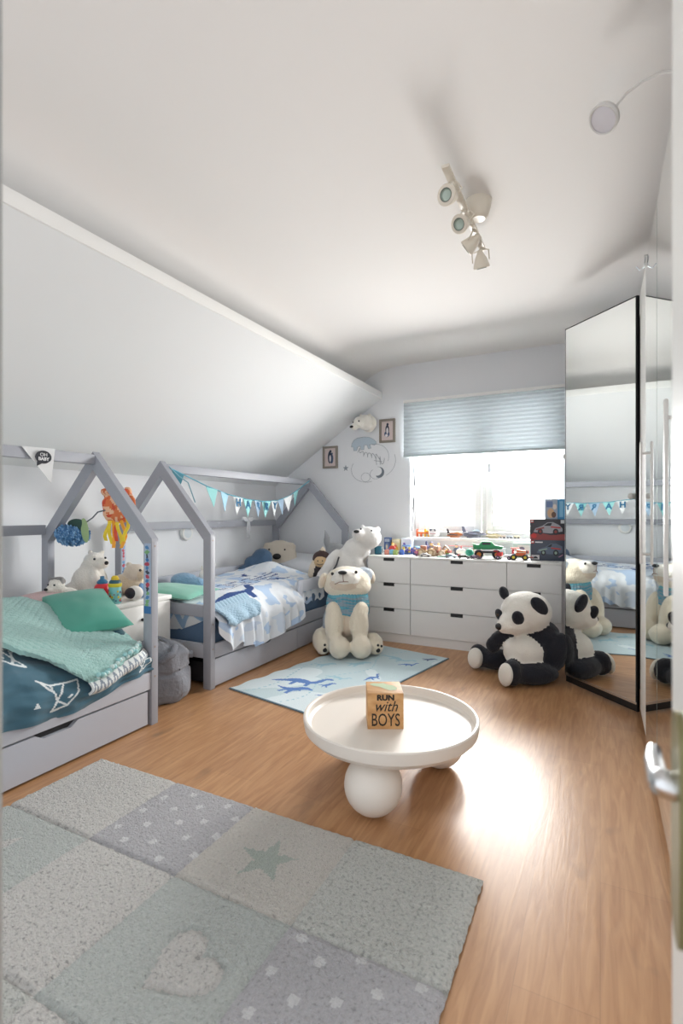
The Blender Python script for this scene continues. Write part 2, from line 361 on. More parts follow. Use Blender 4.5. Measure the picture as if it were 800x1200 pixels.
# the swung-open far door: hinge at (.18,3.31), leaf reaching towards the dresser
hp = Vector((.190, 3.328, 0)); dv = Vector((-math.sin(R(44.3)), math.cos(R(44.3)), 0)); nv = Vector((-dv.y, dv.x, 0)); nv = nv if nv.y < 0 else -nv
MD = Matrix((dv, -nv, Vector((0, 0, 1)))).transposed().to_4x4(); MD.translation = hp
mb = MB(); mb.M = MD; mb.bb((.006, 0, .02), (.565, .018, WT), bev=.002); od = mb.build('open_door', BLACK, wd)  # black leaf reaches below the mirror to stand in for the shaded gap
od['label'] = 'mirror door standing open, its black backing standing in for the shade below'
mb = MB(); mb.M = MD; mb.bb((.012, -.005, .075), (.56, -.0005, WT - .01)); mb.build('mirror', MIRROR, od, smooth=0)
mb = MB(); mb.M = MD; mb.bb((.006, -.006, .062), (.565, 0, .075)); mb.bb((.563, -.006, .062), (.568, .02, WT)); mb.build('mirror_trim', CHROME, od, smooth=0)
for kx, ky, kz in ((.572, .0, 1.52), (.03, -.02, 1.24)):
    mb = MB(); mb.M = MD; mb.ell((kx, ky, kz), (.016, .016, .018)); mb.build('knob', mat('#c9cac8', .4), od)
# hooks over the top of the doors
for i, (y, lb) in enumerate(((2.84, 'small metal over-door hook at the top of the middle wardrobe door'),)):
    mb = MB(); z = WT
    mb.tube([(WXF + .024, y, z - .06), (WXF + .024, y, z + .003), (WXF - .010, y, z + .003), (WXF - .010, y, z - .05), (WXF - .03, y, z - .065), (WXF - .045, y, z - .045)], .003)
    mb.tube([(WXF - .010, y - .035, z - .02), (WXF - .010, y, z - .035), (WXF - .010, y + .035, z - .02)], .003)
    tag(mb.build('over_door_hook', CHROME, None, (WXF, y, z)), lb, 'hook')
# clip lamp on top of the wardrobe
cl = thing('clip_lamp', 'round white lamp on a thin bent arm clipped to the wardrobe top', 'lamp', (.22, 1.84, WT))
LM = mat('#d9d7d4', .5)
mb = MB(); mb.bb((.20, 1.80, WT), (.27, 1.88, WT + .05), bev=.006); mb.build('clip', LM, cl)
mb = MB(); mb.tube([(.23, 1.84, WT + .05), (.22, 1.84, WT + .105), (.17, 1.85, WT + .128), (.12, 1.875, WT + .137), (.075, 1.9, WT + .133), (.04, 1.92, WT + .11), (.03, 1.925, WT + .1)], .0045, 10); mb.build('arm', LM, cl)
hx = Vector((-.45, -.45, -.78)).normalized(); hc = Vector((.012, 1.93, WT + .095))
mb = MB(); mb.lathe([(0, -.014), (.035, -.014), (.048, -.008), (.05, .004), (.046, .01), (.041, .008)], hc, 32, axis=hx); mb.build('lamp_head', LM, cl)
mb = MB(); mb.lathe([(.042, .006), (0, .009)], hc, 32, axis=hx); mb.build('diffuser', mat('#e3e0e6', .6), cl)

# ------------------------------------------------------------------ ceiling spotlights
CRM = mat('#e3dbcd', .35, name='cream_enamel')
sp = thing('ceiling_spotlight', 'cream ceiling light bar with four swivelling spot heads', 'ceiling light', (-.53, 2.40, ZC))
mb = MB(); mb.lathe([(0, .085), (.03, .085), (.046, .07), (.056, .03), (.06, .0)], (-.50, 2.385, ZC), 32, axis=(0, 0, -1)); mb.build('ceiling_rose', CRM, sp)
mb = MB(); mb.bar((-.545, 1.985, 2.515), (-.545, 2.70, 2.515), .032, .014, bev=.004); mb.cyl((-.52, 2.385, 2.50), (-.545, 2.385, 2.515), .02); mb.build('bar', CRM, sp)
for (y, aim, sc) in ((2.09, (-.25, -1, -.35), 1.0), (2.31, (-.3, -.9, -.55), .95), (2.50, (-.95, .1, -.6), .95), (2.69, (.05, .45, -1), 1.0)):
    a = Vector(aim).normalized(); piv = Vector((-.552, y, 2.455)); side = a.cross(Vector((0, 0, 1))).normalized()
    mb = MB(); mb.lathe([(0, -.045), (.013, -.045), (.017, -.03), (.03, -.005), (.040, .028), (.041, .036), (.038, .040), (.025, .040)], piv, 28, axis=a); hd = mb.build('spot_head', CRM, sp)
    mb = MB(); mb.lathe([(.025, .0385), (.02, .030), (.0, .026)], piv, 24, axis=a); mb.build('bulb', mat('#b9c9bf', .15, name='bulb_glass'), hd)
    mb = MB(); mb.lathe([(.024, .0405), (.026, .042), (.022, .039)], piv, 24, axis=a); mb.build('bulb_ring', mat('#7d8780', .4), hd)
    mb = MB(); top = Vector((-.545, y, 2.51))
    for sgn in (1, -1): mb.tube([piv + side * .043 * sgn + a * .008, piv + side * .044 * sgn - a * .02 + Vector((0, 0, .02)), top + side * .02 * sgn - Vector((0, 0, .006)), top - Vector((0, 0, .004))], .0035, 8)
    mb.cyl(top - Vector((0, 0, .012)), top + Vector((0, 0, .004)), .011)
    mb.build('bracket', CRM, sp)

# ------------------------------------------------------------------ things on the back wall
def picture(x0, x1, z0, z1, label, shapes):
    f = thing('picture_frame', label, 'picture', ((x0 + x1) / 2, YW, z0))
    mb = MB(); w_ = .022
    mb.bb((x0, YW - .022, z0), (x0 + w_, YW - .001, z1), bev=.003); mb.bb((x1 - w_, YW - .022, z0), (x1, YW - .001, z1), bev=.003)
    mb.bb((x0 + w_, YW - .022, z0), (x1 - w_, YW - .001, z0 + w_), bev=.003); mb.bb((x0 + w_, YW - .022, z1 - w_), (x1 - w_, YW - .001, z1), bev=.003)
    mb.build('frame', mat('#8f867c', .6, bump=(60, .2)), f)
    mb = MB(); mb.bb((x0 + w_, YW - .010, z0 + w_), (x1 - w_, YW - .002, z1 - w_)); W_ = x1 - x0; H_ = z1 - z0
    for (cx, cz, rx, rz, mi) in shapes:
        mb.prism([(x0 + W_ * (cx + rx * math.cos(t)), YW - .0112 - .0002 * mi, z0 + H_ * (cz + rz * math.sin(t))) for t in np.linspace(0, 2 * PI, 18, endpoint=False)], (0, .0008, 0), mi)
    mb.build('print', [mat('#d8c9c6', .7), mat('#4a5a78', .7), mat('#2c3448', .7), mat('#e6e2e4', .7)], f, smooth=0)
picture(-2.597, -2.424, 1.605, 1.835, 'small framed picture with a dark blue figure, the one nearer the sloping wall', [(.47, .5, .13, .28, 2), (.6, .43, .11, .22, 1), (.5, .44, .06, .16, 3), (.52, .77, .07, .06, 2), (.62, .66, .06, .05, 1)])
picture(-1.957, -1.79, 1.835, 2.067, 'small framed picture with a dark blue figure hung higher, next to the blind', [(.48, .36, .17, .13, 1), (.5, .55, .12, .2, 2), (.5, .5, .06, .14, 3), (.52, .77, .07, .06, 2), (.45, .3, .09, .06, 3)])
# plush trophy head
mb = MB(); mb.M = Matrix.Translation((-2.075, YW - .012, 2.03)) @ Matrix.Rotation(R(-10), 4, 'Z') @ Matrix.Scale(.80, 4)
tr = thing('bear_head_trophy', 'white plush polar bear head mounted on the back wall under the ledge', 'plush head', (-2.10, YW, 2.055))
mb.blob([((.03, -.03, .0), (.11, .03, .11), None, 0), ((.01, -.09, .01), (.095, .09, .095), None, 0), ((-.02, -.17, -.0), (.075, .075, .072), None, 0), ((-.055, -.225, -.055), (.045, .055, .042), None, 0), ((.075, -.09, .085), (.028, .018, .03), None, 0), ((-.06, -.08, .095), (.028, .018, .03), None, 0)], .009, 4)
mb.build('head', FURW, tr)
MT = Matrix.Translation((-2.075, YW - .012, 2.03)) @ Matrix.Rotation(R(-10), 4, 'Z') @ Matrix.Scale(.80, 4)
mb = MB(); mb.M = MT; mb.ell((-.065, -.276, -.06), (.026, .014, .016)); mb.build('nose', BLACK, tr)
mb = MB(); mb.M = MT; mb.ell((.018, -.236, .005), .010); mb.build('eye', BLACK, tr)
mb = MB(); mb.M = MT; mb.ell((-.088, -.205, .005), .010); mb.build('eye', BLACK, tr)
# wall decal: bear, swirl of lines with a handwritten word, star and moon
dc = thing('wall_decal', 'wall decal of a pale blue bear over fine grey handwriting, star and moon', 'decal', (-2.12, YW, 1.6))
mb = MB(); bear = [(0, .08), (.02, .2), (.1, .33), (.25, .4), (.5, .42), (.7, .4), (.85, .33), (.98, .22), (1, .14), (.9, .1), (.8, .14), (.74, .12), (.78, 0), (.68, -.02), (.62, .12), (.52, .12), (.5, -.04), (.38, -.04), (.36, .1), (.26, .08), (.22, -.06), (.1, -.06), (.08, .08)]
bw, bx, bz = .28, -2.27, 1.79
mb.prism([(bx + a * bw, YW - .002, bz + b * bw) for a, b in bear], (0, .0015, 0)); mb.build('bear_shape', mat('#bccbd6', .8), dc, smooth=0)
mb = MB(); pp = [(bx + a * bw, YW - .003, bz + b * bw) for a, b in bear]; mb.tube(pp + pp[:1], .0016, 5)
def script(x, z, sc, word_pts): mb.tube([(x + a * sc, YW - .0025, z + b * sc - a * sc * .22) for a, b in word_pts], .0022, 5)
wp = []
for i in range(150):
    t = i / 149; wp.append((t * 1.5 + .05 * math.sin(t * 40), .5 + .12 * math.sin(t * 44) + (.25 * math.exp(-((t - .08) / .05) ** 2)) - (.3 * math.exp(-((t - .93) / .04) ** 2))))
script(-2.20, 1.655, .19, wp)
for cx, cz, rx, rz, t0, t1 in ((-2.02, 1.70, .16, .13, -20, 110), (-2.11, 1.50, .05, .045, 0, 360), (-2.0, 1.53, .06, .05, 120, 320), (-1.99, 1.66, .2, .17, 300, 380), (-2.1, 1.58, .17, .13, 150, 290)):
    mb.tube([(cx + rx * math.cos(R(a)), YW - .0025, cz + rz * math.sin(R(a))) for a in np.linspace(t0, t1, 26)], .0015, 5)
for dx in (-.02, .02): mb.tube([(-1.98 + dx, YW - .0025, 1.69), (-1.97 + dx, YW - .0025, 1.62)], .002, 5)
mb.tube([(-2.02, YW - .0025, 1.665), (-1.93, YW - .0025, 1.65)], .002, 5)
mb.build('line_drawing', mat('#8b929b', .8), dc)
mb = MB(); mb.prism([(-2.335 + (.034 if k % 2 == 0 else .014) * math.sin(k * PI / 5), YW - .002, 1.60 + (.034 if k % 2 == 0 else .014) * math.cos(k * PI / 5)) for k in range(10)], (0, .0015, 0)); mb.build('star', mat('#8f969f', .8), dc, smooth=0)
mb = MB(); mo = [(.055 * math.cos(t), .055 * math.sin(t)) for t in np.linspace(R(-120), R(100), 18)] + [(-.02 + .05 * math.cos(t), .012 + .045 * math.sin(t)) for t in np.linspace(R(90), R(-105), 16)]
mb.prism([(-1.965 + a, YW - .002, 1.545 + b) for a, b in mo], (0, .0015, 0)); mb.build('moon', mat('#7d858f', .8), dc, smooth=0)
# round white lamp on the knee wall above the second bed
wl = thing('wall_light', 'small round white night light on the wall above the far bed', 'light', (XL, 3.34, .9))
mb = MB(); mb.lathe([(0, .0), (.06, .0), (.068, .012), (.06, .03), (.045, .034)], (XL, 3.34, .97), 28, axis=(1, 0, 0)); mb.build('ring', WHITE, wl)
mb = MB(); mb.lathe([(.045, .033), (.02, .04), (0, .041)], (XL, 3.34, .97), 28, axis=(1, 0, 0)); mb.build('diffuser', mat('#dfe6ea', .5), wl)
# ------------------------------------------------------------------ chest of drawers
DX0, DX1, DY, DT = -1.872, -.262, 4.235, .76
cb = thing('chest_of_drawers', 'wide low white chest of drawers under the window with black notch handles', 'chest of drawers', (-1.07, 4.47, 0))
DW = mat('#e9e9e8', .45, name='drawer_white')
mb = MB(); mb.bb((DX0, DY + .018, .0), (DX1, YW - .04, DT - .018)); mb.bb((DX0 + .001, DY + .012, 0), (DX1 - .001, DY + .02, .075)); mb.build('carcass', DW, cb, smooth=0)
mb = MB(); mb.bb((DX0, DY - .002, DT - .016), (DX1, YW - .04, DT), bev=.002); mb.build('top', WHITE, cb)
for x0, x1 in ((DX0, DX0 + .402), (DX0 + .402, DX0 + 1.208), (DX0 + 1.208, DX1)):
    for z0, z1 in ((.08, .297), (.303, .520), (.526, .742)):
        mb = MB(); xm = (x0 + x1) / 2; a = .052
        P = [(x0 + .003, z0), (x1 - .003, z0), (x1 - .003, z1), (xm + a, z1), (xm + a, z1 - .026), (xm - a, z1 - .026), (xm - a, z1), (x0 + .003, z1)]
        mb.prism([(x, DY, z) for x, z in P], (0, .017, 0)); d = mb.build('drawer', DW, cb, smooth=0)
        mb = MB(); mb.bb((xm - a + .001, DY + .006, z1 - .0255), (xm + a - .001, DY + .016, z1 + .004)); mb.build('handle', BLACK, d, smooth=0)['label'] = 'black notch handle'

# ------------------------------------------------------------------ house beds
def house_bed(label, XF, XB, Y0, Y1, second):
    t = thing('house_bed', label, 'bed', ((XF + XB) / 2, (Y0 + Y1) / 2, 0))
    pw, pd, ZK, ZA = .062, .044, 1.005, 1.50; xm = (XF + XB) / 2
    for y in (Y0, Y1 - pd):
        for x in (XF - pw, XB):
            mb = MB(); mb.bb((x, y, 0), (x + pw, y + pd, ZK - .012), bev=.003); po = mb.build('post', GREY, t)
            if not second and y > Y0 and x > XB + .1:
                mb = MB(); rnd = random.Random(5)
                mb.bb((x + .008, y - .0012, .60), (x + pw - .008, y, .98), 0)
                for k in range(16):
                    zc = .62 + k * .0225; mb.prism([(x + .03 + (.008 + .01 * rnd.random()) * math.cos(q) + rnd.uniform(-.006, .006), y - .0016 - .0001 * k, zc + (.008 + .008 * rnd.random()) * math.sin(q)) for q in np.linspace(0, 2 * PI, 9, endpoint=False)], (0, .0008, 0), 1 + rnd.randrange(5))
                mb.bb((x + .006, y - .002, .60), (x + pw - .006, y, .64), 2)
                mb.build('sticker_strip', [mat('#a9b8cf', .5), mat('#4f83b5', .5), mat('#3f74ad', .5), mat('#b8485a', .5), mat('#7dae7a', .5), mat('#3b4252', .5)], po, smooth=0)['label'] = 'strip of small coloured stickers'
            if second and y == Y0 and x < XB + .1:
                mb = MB(); rnd = random.Random(8); xf = x + pw
                mb.bb((xf - .0005, y + .006, .70), (xf + .0012, y + pd - .006, .96), 0)
                for k in range(11):
                    zc = .72 + k * .022; mb.prism([(xf + .0014 + .0001 * k, y + .022 + (.006 + .009 * rnd.random()) * math.cos(q), zc + (.008 + .008 * rnd.random()) * math.sin(q)) for q in np.linspace(0, 2 * PI, 9, endpoint=False)], (.0006, 0, 0), 1 + rnd.randrange(4))
                mb.build('sticker_strip', [mat('#b4c6dd', .5), mat('#6a97c4', .5), mat('#b8485a', .5), mat('#d49aa6', .5), mat('#4d6ea3', .5)], po, smooth=0)['label'] = 'strip of small coloured stickers'
        for s_ in (1, -1):                                          # rafters of the gable
            xo = XF if s_ > 0 else XB; xi = xo - s_ * pw
            mb = MB(); mb.prism([(xo, y, ZK - .015), (xo, y, ZK), (xm, y, ZA), (xm, y, ZA - .105), (xi, y, ZK - .035), (xi, y, ZK - .015)], (0, pd, 0)); mb.build('rafter', GREY, t, smooth=0)
    mb = MB(); mb.bb((xm - .022, Y0 + pd, ZA - .075), (xm + .022, Y1 - pd, ZA - .018), bev=.003); mb.build('ridge_beam', GREY, t)
    mb = MB(); mb.bb((XB, Y0 + pd, ZK + .005), (XB + .044, Y1 - pd, ZK + .065), bev=.003); mb.build('eave_beam', GREY, t)
    mb = MB(); mb.bb((XF - .030, Y0 + pd, .195), (XF - .006, Y1 - pd, .288), bev=.003); mb.build('side_rail', GREYL, t)
    mb = MB(); mb.bb((XB + .006, Y0 + pd, .195), (XB + .03, Y1 - pd, .288), bev=.003); mb.build('side_rail', GREYL, t)
    for y in (Y0 + .008, Y1 - .036): 
        mb = MB(); mb.bb((XB + pw, y, .195), (XF - pw, y + .026, .288), bev=.003); mb.build('end_rail', GREYL, t)
    mb = MB(); mb.bb((XB + .07, Y0 + .06, .225), (XF - .036, Y1 - .06, .25)); mb.build('slatted_base', mat('#c9b594', .6), t, smooth=0)
    # drawer with a notch handle
    ya, yb = (Y0 + pd + .005, 3.63) if second else (Y0 + .55, Y1 - pd - .02)
    nc = 3.17 if second else 1.47; a = .10
    P = [(ya, .012), (yb, .012), (yb, .186), (nc + a, .186), (nc + a - .035, .163), (nc - a + .035, .163), (nc - a, .186), (ya, .186)]
    mb = MB(); mb.prism([(XF - .030, y, z) for y, z in P], (.022, 0, 0)); dw = mb.build('drawer', GREYL, t, smooth=0)
    mb = MB(); mb.bb((XF - .62, ya + .01, .02), (XF - .035, yb - .01, .15)); mb.bb((XF - .036, ya + .01, .02), (XF - .031, yb - .01, .185)); mb.build('drawer_box', DARK, dw, smooth=0)
    if second:
        mb = MB(); mb.bb((XF - .030, 3.64, .012), (XF - .010, Y1 - pd, .186), bev=.003); mb.build('fixed_panel', GREYL, t)
        mb = MB(); mb.bb((XF - .05, 3.64, .015), (XF - .012, 3.665, .19)); mb.build('divider', GREY, t, smooth=0)
        mb = MB(); mb.bb((XB + pw, Y0 + .008, .462), (XF - pw, Y0 + .036, .540), bev=.003); mb.build('foot_rail', GREY, t)
        mb = MB(); mb.bb((XF - .026, 3.655, .285), (XF - .002, 3.715, .575), bev=.003); mb.build('guard_post', GREYL, t)
        mb = MB(); mb.bb((XF - .026, 3.715, .475), (XF - .004, Y1 - pd, .575), bev=.003); mb.build('guard_rail', GREYL, t)
        mb = MB(); mb.bb((XB + .046, Y0 + pd, .48), (XB + .068, Y1 - pd, .645), bev=.003); mb.build('guard_rail', GREYL, t)
        mb = MB(); mb.bb((XB + pw, Y1 - .036, .30), (XF - pw, Y1 - .012, .66), bev=.003); mb.build('headboard', GREYL, t)
    else:
        mb = MB(); mb.bb((XB + .046, Y0 + pd, .48), (XB + .068, Y1 - pd, .60), bev=.003); mb.build('guard_rail', GREYL, t)
    for y in (Y0 + .022, Y1 - pd + .022):
        for z in (.26, .42, .965): mb = MB(); mb.cyl((XF - .001, y, z), (XF + .0012, y, z), .006, n=10); mb.build('bolt_cap', mat('#9b8f86', .5), t)
    return t
B1F, B1B, B1Y0, B1Y1 = -2.155, -3.10, 0.02, 2.045
B2F, B2B, B2Y0, B2Y1 = -2.240, -3.13, 2.565, 4.60
house_bed('near grey house-shaped bed with teal bedding, its post carrying a strip of stickers', B1F, B1B, B1Y0, B1Y1, False)
house_bed('far grey house-shaped bed with blue and white bedding and a flag bunting', B2F, B2B, B2Y0, B2Y1, True)
for (XF, XB, Y0, Y1, hx, lb) in ((B1F, B1B, B1Y0, B1Y1, '#3d5866', 'dark teal covered mattress of the near house bed'), (B2F, B2B, B2Y0, B2Y1, '#5b7491', 'slate blue covered mattress of the far house bed')):
    mb = MB(); mb.bb((XB + .08, Y0 + .06, .25), (XF - .04, Y1 - .06, .40 if XF == B1F else .43), bev=.03)
    tag(mb.build('mattress', mat(hx, .9, bump=(90, .15)), None, ((XF + XB) / 2, (Y0 + Y1) / 2, .25)), lb, 'mattress')

# ------------------------------------------------------------------ bedding of the near bed
def S1(s, y, off=0):
    """near bed: s 0..1 goes from the back over the top, 1..2 down over the front rail"""
    ht = interp(y, [.4, 1.3, 1.65, 2.0], [.56, .55, .45, .43]); hb = interp(y, [.4, 1.3, 1.85, 2.0], [.6, .66, .63, .5])
    hem = interp(y, [.3, 1.2, 1.45, 1.6, 1.76, 1.86, 2.0], [.25, .262, .235, .235, .275, .29, .30])
    wr = .012 * nz(s * 3.2, y * 5, 1) + .006 * nz(s * 9, y * 12, 2)
    if s <= 1:
        x = lerp(B1B + .10, -2.275, s); k = ss(s); z = lerp(hb, ht, k) + .02 * math.sin(PI * s)
        if s > .86: z -= .035 * ((s - .86) / .14) ** 2
        return Vector((x, y, z + wr + off))
    q = s - 1; a = q * PI / 2
    x = -2.275 + (.135 + .012 * nz(y * 9, 3, q)) * math.sin(min(1, q * 1.9) * PI / 2) + wr * 1.5 + .010 * math.sin(y * 34 + 3 * nz(y * 3, 1)) * q
    z = lerp(ht - .035, hem, q ** 1.15) + wr * .5
    return Vector((x + off * math.sin(min(1, q * 2) * PI / 2), y, z + off * math.cos(min(1, q * 2) * PI / 2)))
FOX = [[(0,1),(.30,.84),(.42,.30),(.30,0),(.62,.10),(.95,.55),(1,.95),(.62,.88),(.30,.84)],[(.42,.30),(.62,.88)],[(.42,.30),(.62,.10)],[(.66,.35),(.72,.42)],[(.1,.93),(.36,.6)]]
def fox_mask(s, y):
    # path coordinates -> metres
    m = s * .83 if s <= 1 else .83 + (s - 1) * .30
    for (cy, cm, w_, h_, fl) in ((1.47, 1.01, .20, .16, 1), (1.33, .80, .15, .13, -1), (1.93, 1.0, .13, .14, 1), (1.06, .98, .19, .16, -1), (.75, .9, .2, .16, 1)):
        u = (y - cy) / w_ * fl + .5; v = (cm - m) / h_ + .5
        if -.1 < u < 1.1 and -.1 < v < 1.1:
            for pl in FOX:
                for a, b in zip(pl, pl[1:]):
                    if segd(u * w_, v * h_, (a[0] * w_, a[1] * h_), (b[0] * w_, b[1] * h_)) < .0048: return 1
    for (cy, cm) in ((1.355, 1.06), (1.62, .93), (1.2, .9)):
        u = (y - cy) / .028; v = (cm - m) / .03
        if 0 < v < 1 and abs(u) < (1 - v) * .5: return 1
    return 0
mb = MB(); mb.grid(lambda u, v: S1(v * 2, lerp(.35, 2.0, u)), 330, 250, lambda u, v: fox_mask(v * 2, lerp(.35, 2.0, u)))
dv1 = mb.build('duvet', [mat('#3f6678', .9, bump=(300, .12), sheen=.2), mat('#d9dfe0', .9)], None, (-2.6, 1.2, .42), smooth=60)
tag(dv1, 'dark teal duvet with white fox outlines hanging over the near bed rail', 'duvet')
# mint throw folded across the duvet
def slim(y): return interp(y, [1.0, 1.3, 1.46, 1.60, 1.68, 1.98], [.84, .93, 1.12, 1.44, 1.42, 1.16])
def srear(y): return interp(y, [1.0, 1.75, 1.8, 1.98], [.10, .16, .42, .80])
ty0, ty1 = 1.0, 1.975
def T1(u, v, o=.028):
    y = lerp(ty0, ty1, u); s = lerp(srear(y), slim(y), v)
    return S1(s, y, o + .014 * math.sin(PI * min(1, max(0, v))) + .0035 * math.sin(y * 160) * math.sin(s * 120))
MINT = mat('#9cc5c0', .95, bump=(160, .5), sheen=.3)
tb = thing('throw_blanket', 'mint knitted throw folded across the near bed', 'blanket', (-2.4, 1.6, .5))
mb = MB(); mb.grid(T1, 160, 130, None, close=.022); mb.build('knit', MINT, tb, smooth=60)
mb = MB()                                                          # zigzag underside turned out below the fold
def Z1(u, v):
    y = lerp(1.60, 1.985, u); s = slim(y); p = S1(s, y, .03); q = S1(min(2, s + .22), y, .03)
    r = lerp(p.z - .004, p.z - .052, v); bul = .035 * math.sin(PI * min(1, v * 1.0))
    return Vector((p.x + .004 + bul * .7, y, r))
def zmat(u, v): 
    t = (u * 11) % 1; return 1 if abs(v - .5 - .32 * (abs(t - .5) * 4 - 1)) < .16 else 0
mb.grid(Z1, 110, 16, zmat, close=.012); mb.build('zigzag_lining', [mat('#dfe3e2', .9), mat('#8d97a3', .9)], tb, smooth=60)
mb = MB(); rnd = random.Random(2)
for i in range(30):
    y = lerp(1.63, 1.97, i / 29); s = slim(y); p = S1(s - .05, y, .06); mb.ell((p.x + rnd.uniform(-.01, .012), y, p.z + rnd.uniform(-.012, .006)), (.013, .010, .011), i % 2, n=7)
mb.build('bobble_fringe', [mat('#9fd0d2', .9), mat('#cfe4e2', .9)], tb)
# chevron bordered far end of the throw
mb = MB(); mb.grid(lambda u, v: T1(lerp(.05, .78, u), lerp(0, .16, v), .033 + .006 * math.sin(u * 90)), 60, 12, lambda u, v: int((u * 28 + abs(v - .5) * 2) % 2), close=.01)
mb.build('chevron_border', [mat('#bfdcd9', .9), mat('#8fc0bd', .9)], tb, smooth=60)
def pillow(c4, th, n=22, crumple=.006, seed=0):
    """cushion from four corners (tl, tr, br, bl)"""
    c4 = [Vector(c) for c in c4]; nr = (c4[1] - c4[0]).cross(c4[3] - c4[0]).normalized(); mb = MB()
    cen = sum(c4, Vector((0, 0, 0))) / 4
    for sg in (1, -1):
        def fn(u, v, sg=sg):
            a, b = 2 * u - 1, 2 * v - 1; e = ((1 - a * a) * (1 - b * b))
            pin = .10 * (1 - abs(a)) * (abs(b)) ** 3 ; pin2 = .10 * (1 - abs(b)) * abs(a) ** 3
            p = c4[0].lerp(c4[1], u).lerp(c4[3].lerp(c4[2], u), v); p = p + (cen - p) * (pin * abs(b) + pin2 * abs(a))
            return p + nr * sg * (th * .5 * e ** .42 + (crumple * nz(u * 5 + seed, v * 5, sg) * e if e > 0 else 0))
        k = len(mb.f); mb.grid(fn, n, n)
        if sg < 0: mb.f[k:] = [f[::-1] for f in mb.f[k:]]
    return mb
pg = pillow([(-2.86, 1.83, .66), (-2.66, 2.10, .69), (-2.27, 1.985, .535), (-2.42, 1.66, .50)], .13)
tag(pg.build('cushion', mat('#50a08e', .9, bump=(250, .1), sheen=.3), None, (-2.55, 1.9, .5), smooth=60), 'plain sea green square cushion lying on the mint throw', 'cushion')
mb = MB(); mb.ell((-2.40, 1.93, .46), (.11, .06, .08), 0, (0, .3, .2), 20); 
tag(mb.build('pillow', mat('#2f5560', .9, bump=(60, .3), sheen=.2), None, (-2.31, 1.90, .33)), 'dark teal pillow tucked against the sticker post under the green cushion', 'pillow')

# ------------------------------------------------------------------ bedding of the far bed
def S2(s, y, off=0):
    ht = interp(y, [2.62, 3.0, 3.9, 4.1], [.52, .545, .56, .57]); hb = interp(y, [2.6, 3.2, 3.8, 4.1], [.53, .565, .60, .66])
    hem = interp(y, [2.6, 2.66, 2.72, 2.80, 2.86, 2.95, 3.08, 3.2, 3.36, 3.6, 3.66, 3.7, 4.2], [.42, .30, .225, .26, .235, .20, .19, .205, .22, .26, .29, .36, .36])
    wr = .012 * nz(s * 3, y * 4.2, 7) + .006 * nz(s * 8, y * 9, 4)
    xe = -2.325 if y < 3.64 else lerp(-2.325, -2.35, ss((y - 3.64) / .04))
    if s <= 1:
        x = lerp(B2B + .085, xe, s); z = lerp(hb, ht, ss(s)) + .015 * math.sin(PI * s)
        z += .06 * math.exp(-(((x + 2.75) / .16) ** 2 + ((y - 3.98) / .12) ** 2))
        if s > .86: z -= .03 * ((s - .86) / .14) ** 2
        return Vector((x, y, z + wr + off))
    q = s - 1
    out = .115 if y < 3.64 else lerp(.115, .055, ss((y - 3.64) / .04))
    fold = (.020 * math.sin(y * 52 + 4 * nz(y * 4, 2)) + .012 * math.sin(y * 23 + 1)) * min(1, q * 1.4)
    x = xe + (out + .02 * q) * math.sin(min(1, q * 1.9) * PI / 2) + (fold if y < 3.64 else fold * .25)
    x = max(x, B2F + .004) if (q > .75 and y < 3.64) else x
    return Vector((x + off, y, lerp(ht - .03, hem, q ** 1.1) + wr * .5 + .012 * math.sin(y * 52 + 4 * nz(y * 4, 2)) * q))
def duvet2_mask(s, y):
    m = s * .81 if s <= 1 else .81 + (s - 1) * .34
    # big navy dinosaur lying along the bed and smaller prints
    for (poly, cy, cm, wy, wm, fl, mi) in ((DINO, 3.0, .70, .78, .26, 1, 2), (DINO, 3.75, .62, .3, .10, -1, 2), (TREX, 3.62, .30, .2, .12, 1, 2)):
        u = ((y - cy) / wy) * fl + .5; v = (cm - m) / wm + .5
        if 0 <= u <= 1 and 0 <= v <= 1 and inpoly(u, v * .72, poly): return mi
    if .40 < m < .58 and 3.0 < y < 3.85:                           # rows of block lettering shapes
        a = (y * 16) % 1; b = ((m - .38) / .06) % 1
        if .15 < b < .8 and nz(math.floor(y * 16) * 3.1, math.floor((m - .38) / .06) * 5.7, .5) > -.25 and nz(y * 90, m * 90, 2) > -.12: return 2
    n = nz(m * 7.5, y * 6.5, 5) + .25 * nz(m * 22, y * 20, 9)
    if n > .23: return 1
    if n < -.33: return 3
    return 0
mb = MB(); mb.grid(lambda u, v: S2(v * 2, lerp(2.625, 4.14, u)), 250, 190, lambda u, v: duvet2_mask(v * 2, lerp(2.625, 4.14, u)))
dv2 = mb.build('duvet', [mat('#e6ebf1', .9, bump=(300, .1), sheen=.2), mat('#b9cfe9', .9), mat('#32508c', .9), mat('#d2ddeb', .9)], None, (-2.7, 3.4, .46), smooth=60)
tag(dv2, 'white and pale blue duvet with navy dinosaur print hanging off the far bed', 'duvet')
mb = MB()                                                          # end of the duvet hanging inside the foot rail
def F2(u, v):
    x = lerp(B2B + .12, -2.33, u); hem = interp(x, [-3, -2.55, -2.42, -2.33], [.33, .35, .40, .44])
    return Vector((x, 2.626 - .012 * math.sin(v * PI) - .006 * math.sin(x * 30), lerp(.52, hem, v)))
def fm(u, v): t = (u * 4.2) % 1; d = v - .5 - .35 * (abs(t - .5) * 4 - 1); return 1 if abs(d) < .22 else 0
mb.grid(F2, 90, 30, fm, close=.006); mb.build('duvet_end', [mat('#e3e7ea', .9), mat('#9dbbd8', .9)], dv2, smooth=60)['label'] = 'zigzag patterned end'
